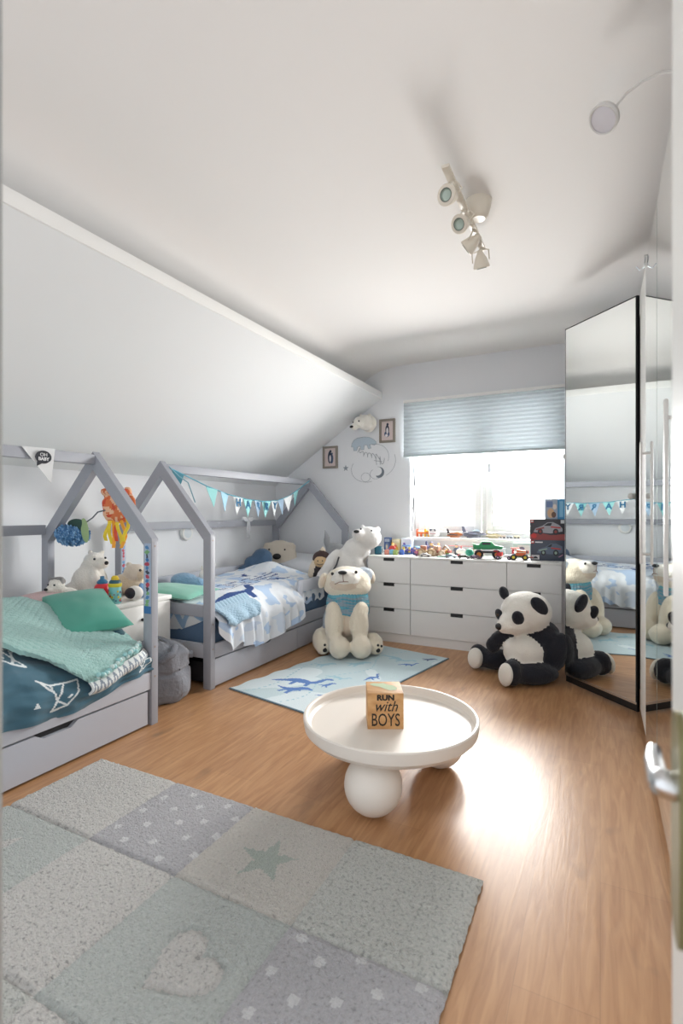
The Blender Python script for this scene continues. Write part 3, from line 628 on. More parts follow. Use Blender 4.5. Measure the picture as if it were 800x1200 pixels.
# folded light blue knitted blanket over the corner
kb = thing('knitted_blanket', 'folded light blue knitted blanket on the front corner of the far bed', 'blanket', (-2.45, 2.85, .53))
def K2(u, v, o=.03):
    y = lerp(2.66, 3.06 - .08 * abs(v - .35), u); s = lerp(1.0, 1.40 - .08 * u, v)
    return S2(s, y, o + .006 + .018 * math.sin(PI * v) ** .5 + .0035 * math.sin(y * 190) * math.sin(s * 95))
mb = MB(); mb.grid(K2, 90, 70, None, close=.014); mb.build('knit', mat('#a8c8dd', .95, bump=(160, .5), sheen=.3), kb, smooth=60)
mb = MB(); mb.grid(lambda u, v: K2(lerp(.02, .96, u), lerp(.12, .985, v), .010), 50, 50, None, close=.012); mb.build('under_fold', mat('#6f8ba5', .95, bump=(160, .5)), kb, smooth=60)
# mint pillow lying on the foot rail
pm = pillow([(-3.02, 2.90, .60), (-2.44, 2.90, .595), (-2.42, 2.56, .57), (-3.04, 2.56, .585)], .075, seed=3)
tag(pm.build('pillow', mat('#7cc3ae', .9, bump=(200, .1), sheen=.3), None, (-2.68, 2.73, .55), smooth=60), 'mint pillow lying over the foot rail of the far bed', 'pillow')
pb = pillow([(-3.03, 4.53, .72), (-2.35, 4.53, .70), (-2.33, 4.17, .56), (-3.03, 4.15, .58)], .12, seed=6)
tag(pb.build('pillow', mat('#c9ccd1', .9, bump=(200, .1), sheen=.2), None, (-2.68, 4.35, .5), smooth=60), 'pale grey pillow at the head of the far bed', 'pillow')
# cloud cushion
mb = MB(); mb.M = Matrix.Translation((-2.85, 3.96, .52)) @ Matrix.Rotation(R(24), 4, 'Z') @ Matrix.Rotation(R(-16), 4, 'X')
mb.blob([((-.14, 0, .06), (.10, .05, .075), None, 0), ((.0, 0, .10), (.14, .06, .10), None, 0), ((.0, 0, .20), (.10, .055, .095), None, 0), ((.15, 0, .075), (.09, .05, .08), None, 0), ((-.10, 0, .15), (.07, .05, .07), None, 0), ((-.22, 0, .03), (.06, .045, .045), None, 0)], .011, 3)
tag(mb.build('cushion', mat('#46627f', .9, bump=(180, .3), sheen=.3), None, (-2.87, 3.96, .555)), 'dark blue cloud cushion leaning on the bear-face cushion', 'cushion')
# bear-face cushion
bf = thing('bear_cushion', 'round beige bear-face cushion at the head of the far bed', 'cushion', (-2.76, 4.27, .62))
MF = Matrix.Translation((-2.85, 4.24, .535)) @ Matrix.Rotation(R(18), 4, 'Z') @ Matrix.Rotation(R(-14), 4, 'X')
mb = MB(); mb.M = MF; mb.blob([((0, 0, .18), (.185, .07, .165), None, 0), ((.13, 0, .04), (.10, .06, .06), None, 0), ((-.12, 0, .27), (.05, .045, .05), None, 0), ((.12, 0, .27), (.05, .045, .05), None, 0)], .013, 4); mb.build('face', mat('#cdc3b4', .95, bump=(140, .4), sheen=.4), bf)
mb = MB(); mb.M = MF; mb.ell((.0, -.072, .165), (.043, .014, .030)); mb.build('nose', BLACK, bf)
for dx in (-.085, .075):
    mb = MB(); mb.M = MF; mb.ell((dx, -.066, .235), (.009, .006, .009)); mb.build('eye', BLACK, bf)

# ------------------------------------------------------------------ bunting, pennant, bow, flower, jellyfish
bu = thing('bunting', 'triangle flag bunting with letters strung along the ridge of the far bed', 'bunting', (-2.63, 3.6, 1.3))
RX = (B2F + B2B) / 2 + .03
strp = [(2.62, 1.455), (2.78, 1.41), (3.0, 1.345), (3.25, 1.29), (3.5, 1.255), (3.75, 1.243), (3.95, 1.255), (4.15, 1.305), (4.32, 1.375), (4.53, 1.47)]
def strz(y): return interp(y, [p[0] for p in strp], [p[1] for p in strp])
mb = MB(); mb.tube([(RX, y, z) for y, z in strp], .0045, 8); mb.build('string', mat('#5aa3b8', .8), bu)
TE, AQ, LB, WH, GB = '#3f7d8d', '#9fdcdc', '#a6cfe6', '#eef2f3', '#9db5cb'
flags = [(2.70, TE, ''), (3.05, AQ, ''), (3.20, LB, ''), (3.37, WH, 'H'), (3.50, AQ, 'A'), (3.64, GB, 'R'), (3.77, AQ, 'R'), (3.90, WH, 'Y'), (4.0, GB, ''), (4.12, WH, ''), (4.27, AQ, '')]
for i, (y, hx, lt) in enumerate(flags):
    w_, h_ = .115, .145; z0, z1 = strz(y - w_ / 2) - .002, strz(y + w_ / 2) - .002; tw = .01 * math.sin(i * 2.3)
    mb = MB(); mb.prism([(RX - tw, y - w_ / 2, z0), (RX + tw, y + w_ / 2, z1), (RX + .015 * math.sin(i * 1.7), y + .01 * math.sin(i), (z0 + z1) / 2 - h_)], (.0025, 0, 0)); fl = mb.build('pennant', mat(hx, .85), bu, smooth=0)
    if lt:
        mb = MB(); MT = Matrix((Vector((0, 1, 0)), Vector((0, 0, 1)), Vector((1, 0, 0)))).transposed().to_4x4(); MT.translation = Vector((RX + .007, y, (z0 + z1) / 2 - .047))
        mb.text(lt, .088, MT, .0012, 0, bold=.003); mb.build('letter', mat('#2f6f96', .8), fl, smooth=0)
mb = MB(); mb.tube([(RX + .02, 2.60, 1.46), (RX + .03, 2.68, 1.40), (RX + .02, 2.78, 1.36), (RX + .03, 2.84, 1.22)], .004, 8); mb.build('loose_end', mat('#7fa7b5', .8), bu)
mb = MB(); yb_ = 4.06; bz = 1.065; bxx = B2B + .05
for s_ in (-1, 1): mb.ell((bxx + .01, yb_ + s_ * .045, bz + .015), (.012, .045, .022), 0, (s_ * .35, 0, 0)); mb.tube([(bxx + .01, yb_ + s_ * .006, bz), (bxx + .014, yb_ + s_ * .02, bz - .08), (bxx + .012, yb_ + s_ * .012, bz - .17)], [.010, .009, .004], 6)
mb.ell((bxx + .014, yb_, bz + .01), .014)
tag(mb.build('ribbon_bow', mat('#e4e6ea', .8), None, (bxx, yb_, bz)), 'white ribbon bow tied to the rear beam of the far bed', 'bow')
pn = thing('pennant_flag', 'white triangular pennant with a black speech bubble hanging on the near bed ridge', 'pennant', (-2.6, 1.66, 1.47))
PX = (B1F + B1B) / 2 + .026
mb = MB(); mb.prism([(PX, 1.575, 1.483), (PX, 1.752, 1.487), (PX + .012, 1.722, 1.302)], (.003, 0, 0)); mb.build('cloth', mat('#dcdedf', .85), pn, smooth=0)
mb = MB(); mb.prism([(PX + .011, 1.682 + .043 * math.cos(t) * (1 if math.sin(t) > -.6 or math.cos(t) < 0 else .9), 1.436 + .034 * math.sin(t)) for t in np.linspace(0, 2 * PI, 24, endpoint=False)], (.003, 0, 0)); mb.prism([(PX + .0112, 1.65, 1.42), (PX + .0112, 1.676, 1.404), (PX + .0112, 1.647, 1.388)], (.003, 0, 0)); bb_ = mb.build('speech_bubble', mat('#32343b', .8), pn, smooth=0)
MT = Matrix((Vector((0, 1, 0)), Vector((0, 0, 1)), Vector((1, 0, 0)))).transposed().to_4x4(); MT.translation = Vector((PX + .0148, 1.682, 1.448))
mb = MB(); mb.text('OH', .026, MT, .0008); M2 = MT.copy(); M2.translation = Vector((PX + .0148, 1.682, 1.426)); mb.text('BABY', .024, M2, .0008, bold=.0006); mb.build('lettering', mat('#e6e7e8', .8), bb_, smooth=0)
# paper hydrangea hanging upside down from the gable
hy = thing('artificial_flower', 'blue artificial hydrangea with two leaves hanging in the near bed gable', 'flower', (-2.80, 2.06, 1.09))
mb = MB(); rnd = random.Random(4)
for i in range(150):
    a = rnd.uniform(0, 2 * PI); c_ = rnd.uniform(-1, 1); r_ = math.sqrt(1 - c_ * c_); p = Vector((-2.90 + .105 * r_ * math.cos(a), 2.07 + .085 * r_ * math.sin(a), 1.012 + .062 * c_))
    for k in range(4): q = a + k * PI / 2; mb.ell(p + Vector((.009 * math.cos(q), .005 * math.sin(k * 2), .009 * math.sin(q))), (.010, .004, .008), rnd.randrange(3), (rnd.random(), rnd.random(), 0), 4)
mb.ell((-2.90, 2.07, 1.012), (.095, .075, .055), 1)
mb.build('blossom', [mat('#6f9fca', .8), mat('#5586b8', .8), mat('#8db6da', .8)], hy)
mb = MB(); mb.tube([(-2.86, 2.06, 1.06), (-2.77, 2.06, 1.085), (-2.70, 2.055, 1.115), (-2.62, 2.03, 1.15), (-2.56, 2.03, 1.16)], .004, 8); mb.build('stem', mat('#56606a', .7), hy)
for cx, cz, L_, hx, an in ((-2.83, 1.075, .085, '#2f4d45', 0.0), (-2.755, 1.04, .075, '#9fb886', 1.35)):
    mb = MB(); mb.ell((cx, 2.045, cz), (L_, .006, .034), 0, (0, an, 0)); mb.build('leaf', mat(hx, .7), hy)
# jellyfish paper lantern
jf = thing('paper_jellyfish', 'orange and yellow paper jellyfish decoration hanging inside the near bed gable', 'decoration', (-2.52, 2.07, 1.3))
jm = [mat('#e07a4a', .8), mat('#f2c3a0', .8), mat('#d8553a', .8), mat('#f0d23c', .7), mat('#f4a93a', .7)]
def jel(u, v):
    a = 2 * PI * u; t = v * PI; r = (.105 + .018 * math.sin(a * 5) + .022 * nz(u * 6, v * 5, 3)) * (math.sin(t) ** .6); return Vector((-2.535 + r * math.cos(a), 2.10 + r * .5 * math.sin(a), 1.185 + .10 * math.cos(t) + .01 * nz(u * 8, v * 8, 1)))
mb = MB(); mb.grid(jel, 64, 32, lambda u, v: 1 if nz(u * 14, v * 8, 7) > .08 else (2 if nz(u * 16, v * 9, 2) > .12 else 0)); mb.build('body', jm, jf, smooth=50)
mb = MB()
for a in np.linspace(0, 2 * PI, 22, endpoint=False): mb.ell((-2.545 + .085 * math.cos(a), 2.10 + .045 * math.sin(a), 1.262 + .03 * nz(a * 3, 1)), (.022, .016, .024 + .016 * abs(nz(a * 5, 2))), int(a * 5) % 3, (a, .5 * math.sin(a * 3), 0), 6)
mb.build('ruffle', jm, jf)
for k in range(7):
    x = -2.60 + .026 * k; mb = MB(); zz_ = 1.11; pts = [(x + .01 * math.sin(j * 1.1 + k), 2.075 + .012 * math.cos(j * .9 + k * 2), zz_ - j * (.026 + .004 * (k % 3))) for j in range(6)]
    for (p, q) in zip(pts, pts[1:]): mb.add([(p[0] - .011, p[1], p[2]), (p[0] + .011, p[1] + .004, p[2]), (q[0] + .011, q[1] + .004, q[2]), (q[0] - .011, q[1], q[2]), (p[0] - .011, p[1] + .003, p[2]), (p[0] + .011, p[1] + .007, p[2]), (q[0] + .011, q[1] + .007, q[2]), (q[0] - .011, q[1] + .003, q[2])], [[0, 1, 2, 3], [7, 6, 5, 4], [0, 4, 5, 1], [3, 2, 6, 7], [1, 5, 6, 2], [0, 3, 7, 4]], 0)
    mb.build('tentacle', [jm[(3, 3, 4, 2, 3, 4, 3)[k]]], jf)
mb = MB(); mb.tube([(-2.53, 2.06, 1.28), (-2.53, 2.035, 1.36), (-2.55, 2.025, 1.41)], .002, 6); mb.build('hanging_thread', mat('#d0d0d0'), jf)
# ------------------------------------------------------------------ between the beds: cabinet, toys, bean bag
nc = thing('bedside_cabinet', 'low white cabinet between the two beds with toys on top', 'cabinet', (-2.83, 2.29, 0))
mb = MB(); mb.bb((-3.11, 2.07, 0), (-2.56, 2.53, .572), bev=.003); mb.build('body', WHITE, nc)
mb = MB(); mb.bb((-3.12, 2.062, .572), (-2.548, 2.538, .60), bev=.005); mb.build('top', WHITE, nc)
for y0, y1 in ((2.08, 2.298), (2.302, 2.52)):
    mb = MB(); mb.bb((-2.561, y0, .05), (-2.545, y1, .565), bev=.003); d = mb.build('door', WHITE, nc)
    mb = MB(); mb.ell((-2.538, 2.285 if y0 < 2.2 else 2.315, .48), .010); mb.build('knob', DARK, d)
# white sitting polar bear
pbx = thing('plush_polar_bear', 'white plush polar bear sitting on the bedside cabinet', 'soft toy', (-2.90, 2.17, .60))
MP = frame((-2.93, 2.21, .598), 26.8, .86)
mb = MB(); mb.M = MP
mb.blob([((0, 0, .12), (.13, .11, .13), None, 0), ((.015, .0, .21), (.085, .075, .09), None, 0), ((.045, -.02, .275), (.078, .075, .068), None, 0), ((.115, -.05, .262), (.05, .048, .042), None, 0), ((-.01, .03, .335), (.022, .015, .022), None, 0), ((.085, .02, .34), (.02, .015, .02), None, 0), ((.10, -.09, .04), (.11, .05, .045), None, 0), ((.13, .05, .04), (.09, .05, .045), None, 0), ((.09, -.085, .15), (.04, .04, .08), (0, -.4, 0), 0), ((-.10, -.05, .06), (.08, .07, .06), None, 0)], .011, 4)
mb.build('body', FURW, pbx)
for p, r_ , n_ in (((.160, -.075, .268), .0145, 'nose'), ((.078, -.088, .298), .0085, 'eye'), ((.138, -.045, .303), .008, 'eye')):
    mb = MB(); mb.M = MP; mb.ell(p, r_); mb.build(n_, BLACK, pbx)
# little husky dog
hd = thing('plush_dog', 'small white and grey plush dog lying beside the polar bear', 'soft toy', (-2.90, 1.92, .60))
MD2 = frame((-2.89, 1.955, .615), 15)
mb = MB(); mb.M = MD2
mb.blob([((0, 0, .09), (.05, .045, .045), None, 0), ((-.005, -.045, .078), (.024, .028, .02), None, 0), ((.035, .005, .125), (.014, .01, .022), None, 1), ((-.035, .005, .125), (.014, .01, .022), None, 1), ((0, .02, .118), (.04, .035, .03), None, 1), ((.03, .05, .03), (.08, .06, .05), None, 0)], .007, 3); mb.build('body', [FURW, mat('#8f8d8c', .95)], hd)
mb = MB(); mb.M = MD2; mb.ell((-.006, -.073, .083), (.012, .008, .009)); mb.build('nose', BLACK, hd)
for dx in (-.022, .02): 
    mb = MB(); mb.M = MD2; mb.ell((dx, -.037, .105), .006); mb.build('eye', BLACK, hd)
pk = pillow([(-3.02, 1.99, .665), (-2.80, 1.99, .655), (-2.80, 1.76, .64), (-3.02, 1.76, .645)], .05, seed=8)
tag(pk.build('cushion', mat('#d9b9b9', .95, bump=(150, .4), sheen=.3), None, (-2.9, 1.87, .62), smooth=60), 'pale pink cushion under the small plush dog', 'cushion')
# red sippy cup, drink bottle, penguin ball, beige bear, shark
sc_ = thing('sippy_cup', 'round red toddler cup with a blue lid on the cabinet', 'cup', (-2.71, 2.13, .60))
mb = MB(); mb.lathe([(0, 0), (.03, 0), (.034, .02), (.045, .055), (.048, .08), (.042, .102), (.03, .114), (0, .116)], (-2.71, 2.13, .60), 28); mb.build('cup', mat('#d9303a', .35), sc_)
mb = MB(); mb.lathe([(.030, .112), (.031, .126), (.022, .136), (.013, .141), (.012, .158), (0, .16)], (-2.71, 2.13, .60), 24); mb.build('lid', mat('#2f6d93', .4), sc_)
bt = thing('drinking_bottle', 'yellow and turquoise printed drinking bottle on the cabinet', 'bottle', (-2.61, 2.14, .60)); bp_ = (-2.61, 2.14, .60)
mb = MB(); mb.lathe([(0, 0), (.034, 0), (.036, .006), (.036, .10), (.034, .106)], bp_, 32); rnd = random.Random(9)
for k in range(24):
    a = rnd.uniform(-2.6, .6); z = rnd.uniform(.012, .085); s_ = rnd.uniform(.006, .013)
    mb.box((bp_[0] + .0362 * math.cos(a), bp_[1] + .0362 * math.sin(a), bp_[2] + z), (.0016, s_, s_ * 1.1), 1 + rnd.randrange(4), 0, (0, 0, a))
mb.build('bottle_body', [mat('#7fc3c4', .3), mat('#e6c93c', .4), mat('#3c7a8c', .4), mat('#c8463c', .4), mat('#454b60', .4)], bt)
mb = MB(); mb.lathe([(.037, .10), (.039, .104), (.039, .118), (.035, .122)], bp_, 32); mb.build('collar', mat('#d8c93a', .4), bt)
mb = MB(); mb.lathe([(.034, .12), (.033, .132), (.024, .142)], bp_, 32); mb.build('lid', mat('#25596b', .4), bt)
mb = MB(); mb.lathe([(.020, .14), (.020, .158), (.012, .166), (0, .167)], bp_, 24); mb.bar((bp_[0] - .025, bp_[1], bp_[2] + .146), (bp_[0] + .025, bp_[1], bp_[2] + .146), .02, .012, bev=.003); mb.build('spout', mat('#e3c42f', .4), bt)
MQ = frame((-2.59, 2.27, .60), 0)
pq = thing('plush_penguin_face', 'round black and white plush face toy beside the bottle', 'soft toy', (-2.59, 2.27, .60))
mb = MB(); mb.M = MQ; mb.ell((0, 0, .045), (.055, .045, .045), 0, None, 18); mb.build('body', mat('#e8e6e2', .9), pq)
mb = MB(); mb.M = MQ; mb.ell((-.004, -.030, .047), (.043, .025, .034), 0, None, 16); mb.build('face_patch', mat('#23212b', .6), pq)
tbx = thing('teddy_bear', 'cream teddy bear lying at the back of the bedside cabinet', 'soft toy', (-2.84, 2.44, .60)); MB_ = frame((-2.80, 2.42, .60), 30)
mb = MB(); mb.M = MB_
mb.blob([((-.02, 0, .07), (.12, .075, .07), None, 0), ((.03, -.01, .145), (.075, .065, .062), None, 1), ((.085, -.04, .135), (.035, .035, .03), None, 0), ((-.02, .02, .195), (.022, .015, .022), None, 1), ((.06, -.06, .05), (.07, .035, .035), None, 0)], .01, 4); mb.build('body', [FURT, mat('#d8cebf', .95, bump=(140, .5), sheen=.4)], tbx)
mb = MB(); mb.M = MB_; mb.ell((.085, -.068, .168), .0085); mb.build('eye', BLACK, tbx)
mb = MB(); mb.M = MB_; mb.ell((.118, -.058, .142), (.010, .008, .008)); mb.build('nose', BLACK, tbx)
mb = MB(); mb.M = frame((-2.62, 2.35, .60), 10); mb.blob([((0, 0, .035), (.05, .035, .035), None, 0), ((0, .0, .07), (.012, .025, .03), (.4, 0, 0), 0)], .007, 3)
tag(mb.build('plush_fish', mat('#6f95bd', .9, bump=(120, .4)), None, (-2.62, 2.35, .60)), 'small blue plush with a fin beside the cream teddy', 'soft toy')
# knitted rabbit pair and blue knit behind the mint pillow on the far bed
mb = MB(); mb.M = Matrix.Translation((-2.90, 3.02, .55)); mb.blob([((0, 0, .06), (.13, .08, .065), None, 0), ((.12, .0, .05), (.08, .06, .05), None, 0)], .012, 3)
tag(mb.build('rolled_blanket', mat('#8fb9da', .95, bump=(70, .8), sheen=.3), None, (-2.90, 3.02, .55)), 'bundled sky blue knit behind the mint pillow', 'blanket')
mb = MB(); mb.M = frame((-2.80, 3.12, .55), 20); mb.blob([((0, 0, .05), (.045, .04, .05), None, 0), ((0, -.01, .105), (.034, .03, .03), None, 0), ((-.012, 0, .15), (.010, .008, .03), None, 0), ((.018, 0, .148), (.010, .008, .03), None, 0)], .007, 3)
tag(mb.build('plush_rabbit', FURW, None, (-2.80, 3.12, .55)), 'tiny white plush rabbit behind the mint pillow', 'soft toy')
# bean bag
def beanf(u, v):
    a = 2 * PI * u; t = v; r = .245 * (1 - .10 * t) * (1 if t < .75 else math.sqrt(max(0, 1 - ((t - .75) / .25) ** 2)) * .9 + .1 * (1 - t) * 4)
    if t < .12: r *= .86 + .14 * (t / .12) ** .5
    r *= 1 + .05 * math.sin(a * 7 + 6 * t) * t + .06 * nz(math.cos(a) * 2, math.sin(a) * 2, t * 3) + (-.05 if .42 < t < .5 else 0)
    return Vector((-2.475 + r * math.cos(a) * .9, 2.33 + r * math.sin(a) * .78, .36 * (t ** .9) + .015 * nz(a * 2, t * 5)))
bg_ = thing('bean_bag', 'crumpled grey fabric bean bag on the floor between the beds', 'bean bag', (-2.475, 2.33, 0))
mb = MB(); mb.grid(beanf, 96, 48); mb.build('bag', mat('#858890', .95, bump=(30, .5), sheen=.15), bg_, smooth=80)
mb = MB(); mb.tube([(-2.30 + .03 * math.sin(k), 2.20 + .035 * k, .33 - .02 * abs(k - 3) + .01 * math.sin(k * 2)) for k in range(8)], .022, 10); mb.build('carry_handle', mat('#777a82', .95, bump=(60, .4)), bg_)

# ------------------------------------------------------------------ big soft toys on the floor
pd_ = thing('plush_panda', 'large black and white plush panda sitting on the floor against the drawers', 'soft toy', (-.465, 3.74, 0))
MPD = frame((-.465, 3.74, 0), 26.8, 1.05) @ Matrix.Diagonal((1, 1, .93, 1))
mb = MB(); mb.M = MPD
mb.blob([((.085, .05, .19), (.175, .17, .185), None, 0), ((.11, .04, .30), (.13, .14, .11), None, 0), ((-.02, -.04, .195), (.135, .115, .115), None, 1),
  ((-.14, .07, .27), (.085, .05, .055), (0, -.5, .3), 0), ((-.19, .07, .215), (.05, .045, .06), None, 0), ((.175, -.075, .20), (.075, .07, .15), (.15, .2, 0), 0),
  ((.0, -.13, .075), (.17, .08, .074), None, 0), ((-.14, -.155, .09), (.065, .075, .088), None, 0), ((-.13, .17, .08), (.17, .085, .075), (0, 0, -.25), 0), ((-.25, .215, .092), (.065, .075, .09), None, 0),
  ((.006, 0, .47), (.165, .15, .145), None, 1), ((-.085, -.045, .405), (.10, .10, .085), None, 1), ((-.145, -.065, .385), (.062, .068, .055), None, 1),
  ((.18, .1, .12), (.1, .1, .11), None, 0)], .013, 5)
mb.build('body', [FURB, FURW], pd_)
for c_, r_, ro in (((.045, -.128, .535), (.044, .026, .074), (0, -.7, .15)), ((-.115, .075, .59), (.032, .03, .05), (0, -.3, .2))):
    mb = MB(); mb.M = MPD; mb.ell(c_, r_, 0, ro, 18); mb.build('ear', FURB, pd_)
for c_, r_, ro in (((-.088, -.126, .450), (.042, .028, .058), (.1, -.6, .35)), ((-.165, .012, .445), (.022, .035, .045), (0, -.3, .3))):
    mb = MB(); mb.M = MPD; mb.ell(c_, r_, 0, ro, 16); e_ = mb.build('eye_patch', FURB, pd_)
    mb = MB(); mb.M = MPD; mb.ell((c_[0] - .018, c_[1] - .020, c_[2] + .004), .011); mb.build('eye', mat('#3b2c22', .1), e_)
mb = MB(); mb.M = MPD; mb.ell((-.200, -.083, .385), (.020, .028, .024)); mb.build('nose', BLACK, pd_)
for c_, r_, ro in (((-.186, -.180, .085), (.028, .062, .076), (0, .12, .35)), ((-.283, .172, .088), (.045, .060, .076), (0, .1, .45))):
    mb = MB(); mb.M = MPD; mb.ell(c_, r_, 0, ro, 18); mb.build('foot_sole', FURW, pd_)

bb1 = thing('plush_bear', 'big cream plush bear in a blue striped sweater sitting on the dinosaur rug', 'soft toy', (-1.83, 3.73, 0))
MBB = frame((-1.845, 3.77, .004), 26.8)
mb = MB(); mb.M = MBB
BEI = mat('#e0cfba', .95, bump=(140, .5), sheen=.3)
mb.blob([((0, .06, .24), (.165, .15, .22), None, 0), ((0, -.045, .27), (.10, .085, .14), None, 1), ((-.155, .05, .24), (.055, .1, .11), None, 2),
  ((0, .05, .43), (.145, .13, .09), None, 0),
  ((-.005, .02, .575), (.19, .15, .125), None, 0), ((-.005, .01, .535), (.2, .15, .10), None, 0), ((-.02, -.085, .615), (.115, .095, .072), None, 3), ((-.03, -.085, .565), (.115, .085, .055), None, 1), ((.13, .06, .62), (.08, .08, .07), None, 2),
  ((-.115, -.13, .26), (.074, .074, .175), (-.2, 0, -.0), 0), ((-.115, -.09, .36), (.068, .07, .07), None, 0), ((-.07, -.20, .09), (.085, .105, .088), None, 0), ((.09, -.13, .26), (.074, .074, .175), (-.2, 0, 0), 0), ((.10, -.09, .36), (.068, .07, .07), None, 0), ((.10, -.20, .09), (.088, .105, .088), None, 0),
  ((-.215, .0, .10), (.08, .12, .098), None, 0), ((-.20, -.10, .07), (.065, .06, .068), None, 0), ((.20, -.04, .085), (.085, .11, .08), None, 0), ((.215, -.11, .07), (.07, .06, .066), None, 0)], .014, 5)
mb.build('body', [FURC, BEI, FURG, FURW], bb1)
swm = [mat('#6fb4c4', .95, bump=(200, .5)), mat('#5aa0b4', .95, bump=(200, .5)), mat('#8fa3b0', .95, bump=(200, .5)), mat('#b4c6ce', .95, bump=(200, .5))]
def sw(u, v):
    a = 2 * PI * u; z = lerp(.335, .50, v) + .006 * math.sin(a * 6); r = .175 - .028 * v + .012 * math.sin(v * PI) + .004 * math.sin(a * 40)
    return Vector((r * 1.0 * math.cos(a), .035 + r * .98 * math.sin(a), z - .02 * math.sin(a) * v + (-.015 if v < .1 else 0)))
mb = MB(); mb.M = MBB; mb.grid(sw, 120, 30, lambda u, v: (1 if v > .82 else 0) if v > .7 else int(2 + 2 * nz(v * 14, u * 8, 1)) % 4, close=.008); mb.build('sweater', swm, bb1, smooth=60)
mb = MB(); mb.M = MBB; mb.ell((-.045, -.160, .668), (.036, .024, .016)); mb.build('nose', BLACK, bb1)
mb = MB(); mb.M = MBB; mb.tube([(-.042, -.178, .652), (-.040, -.182, .62), (-.037, -.178, .598)], .0035, 6); mb.tube([(-.105, -.150, .575), (-.07, -.170, .594), (-.037, -.178, .598), (-.005, -.172, .598), (.03, -.152, .58)], .0035, 6); mb.build('mouth', mat('#9b7f72', .9), bb1)
for p in ((-.125, -.10, .652), (.062, -.13, .668)): 
    mb = MB(); mb.M = MBB; mb.ell(p, (.013, .010, .013)); mb.build('eye', mat('#231d1b', .15), bb1)
for p, ro in (((-.205, -.01, .585), (0, .35, .3)), ((.19, .08, .61), (0, -.3, -.3))):
    mb = MB(); mb.M = MBB; mb.ell(p, (.036, .03, .065), 0, ro); ea = mb.build('ear', FURC, bb1)
    mb = MB(); mb.M = MBB; mb.ell((p[0], p[1] - .02, p[2] - .003), (.024, .016, .045), 0, ro); mb.build('inner_ear', BEI, ea)
for cx, cy in ((-.185, -.150), (.235, -.158)):
    mb = MB(); mb.M = MBB
    for dx, dz, r_ in ((0, .055, .018), (-.028, .085, .010), (.0, .095, .010), (.028, .085, .010)): mb.ell((cx + dx, cy + .01 * abs(dx) * 40, dz), (r_, .012, r_))
    mb.build('paw_pad', BLACK, bb1)

wb = thing('plush_polar_bear', 'giant white plush polar bear in the corner behind the sweater bear', 'soft toy', (-2.06, 4.22, 0))
MW = frame((-2.065, 4.16, 0), 20)
mb = MB(); mb.M = MW
mb.blob([((0, .10, .35), (.15, .14, .36), None, 0), ((0.02, .07, .62), (.18, .14, .21), None, 0), ((.10, .05, .80), (.13, .11, .12), None, 0), ((.205, .03, .915), (.125, .12, .105), None, 0), ((.125, -.06, .945), (.06, .07, .058), None, 0),
   ((-.135, -.02, .67), (.065, .06, .17), (0, .55, 0), 0), ((-.20, -.04, .56), (.06, .055, .09), (0, .3, 0), 0), ((.14, -.03, .60), (.06, .06, .17), (0, -.25, 0), 0), ((-.10, -.08, .09), (.09, .15, .09), None, 0), ((.10, -.06, .09), (.07, .13, .09), None, 0),
   ((.29, .09, .99), (.03, .02, .035), None, 0), ((.15, .11, 1.005), (.03, .02, .035), None, 0)], .015, 5)
mb.build('body', mat('#ebe9e6', .95, bump=(130, .5), sheen=.4), wb)
mb = MB(); mb.M = MW; mb.ell((.115, -.125, .978), (.026, .018, .014)); mb.build('nose', BLACK, wb)
mb = MB(); mb.M = MW; mb.tube([(-.045, -.09, .75), (-.065, -.105, .68), (-.10, -.11, .62), (-.12, -.11, .57)], .008, 8); mb.build('arm_seam', mat('#4a4a50', .9), wb)
for p in ((.15, -.075, 1.0), (.245, -.07, .985)):
    mb = MB(); mb.M = MW; mb.ell(p, .009); mb.build('eye', BLACK, wb)
# grey cat and the hooded monkey at the bed head
gc = thing('plush_cat', 'grey pointed-ear plush cat at the head of the far bed', 'soft toy', (-2.38, 4.40, .58))
MG = frame((-2.30, 4.43, .56), 22)
mb = MB(); mb.M = MG; GF = mat('#a3a5a8', .95, bump=(140, .4), sheen=.3)
mb.blob([((0, 0, .14), (.125, .055, .14), None, 0), ((-.085, 0, .30), (.035, .025, .075), (0, -.12, 0), 0), ((.115, 0, .275), (.032, .025, .085), (0, .75, 0), 0), ((.0, 0, .23), (.10, .04, .06), None, 0)], .011, 3); mb.build('body', GF, gc)
for (p0, p1) in (((-.085, 0, .33), (-.105, 0, .415)), ((.15, 0, .315), (.20, 0, .365))):
    mb = MB(); mb.M = MG; mb.cyl(p0, p1, .03, .003, 14); mb.build('ear_tip', GF, gc)
mk = thing('plush_monkey', 'brown hooded plush monkey with a tan face lying behind the sweater bear', 'soft toy', (-2.36, 4.02, .58))
MK = frame((-2.275, 4.10, .585), 26)
mb = MB(); mb.M = MK; mb.blob([((0, 0, .13), (.085, .07, .085), None, 0), ((-.02, -.01, .02), (.07, .06, .09), None, 1), ((.01, 0, .21), (.025, .02, .04), None, 2), ((-.08, -.02, .05), (.035, .04, .09), (0, .3, 0), 2)], .01, 3); mb.build('body', [mat('#4d3c3a', .95, bump=(160, .5)), mat('#2f2a2d', .95), mat('#d9ccb9', .95)], mk)
mb = MB(); mb.M = MK; mb.ell((-.005, -.050, .115), (.062, .035, .052)); fc = mb.build('face', mat('#d2b48c', .9), mk)
for dx in (-.03, .012):
    mb = MB(); mb.M = MK; mb.ell((dx, -.084, .125), .006); mb.build('eye', BLACK, fc)
mb = MB(); mb.M = MK; mb.tube([(-.04, -.083, .098), (-.01, -.087, .09), (.02, -.082, .098)], .0025, 6); mb.build('mouth', DARK, fc)

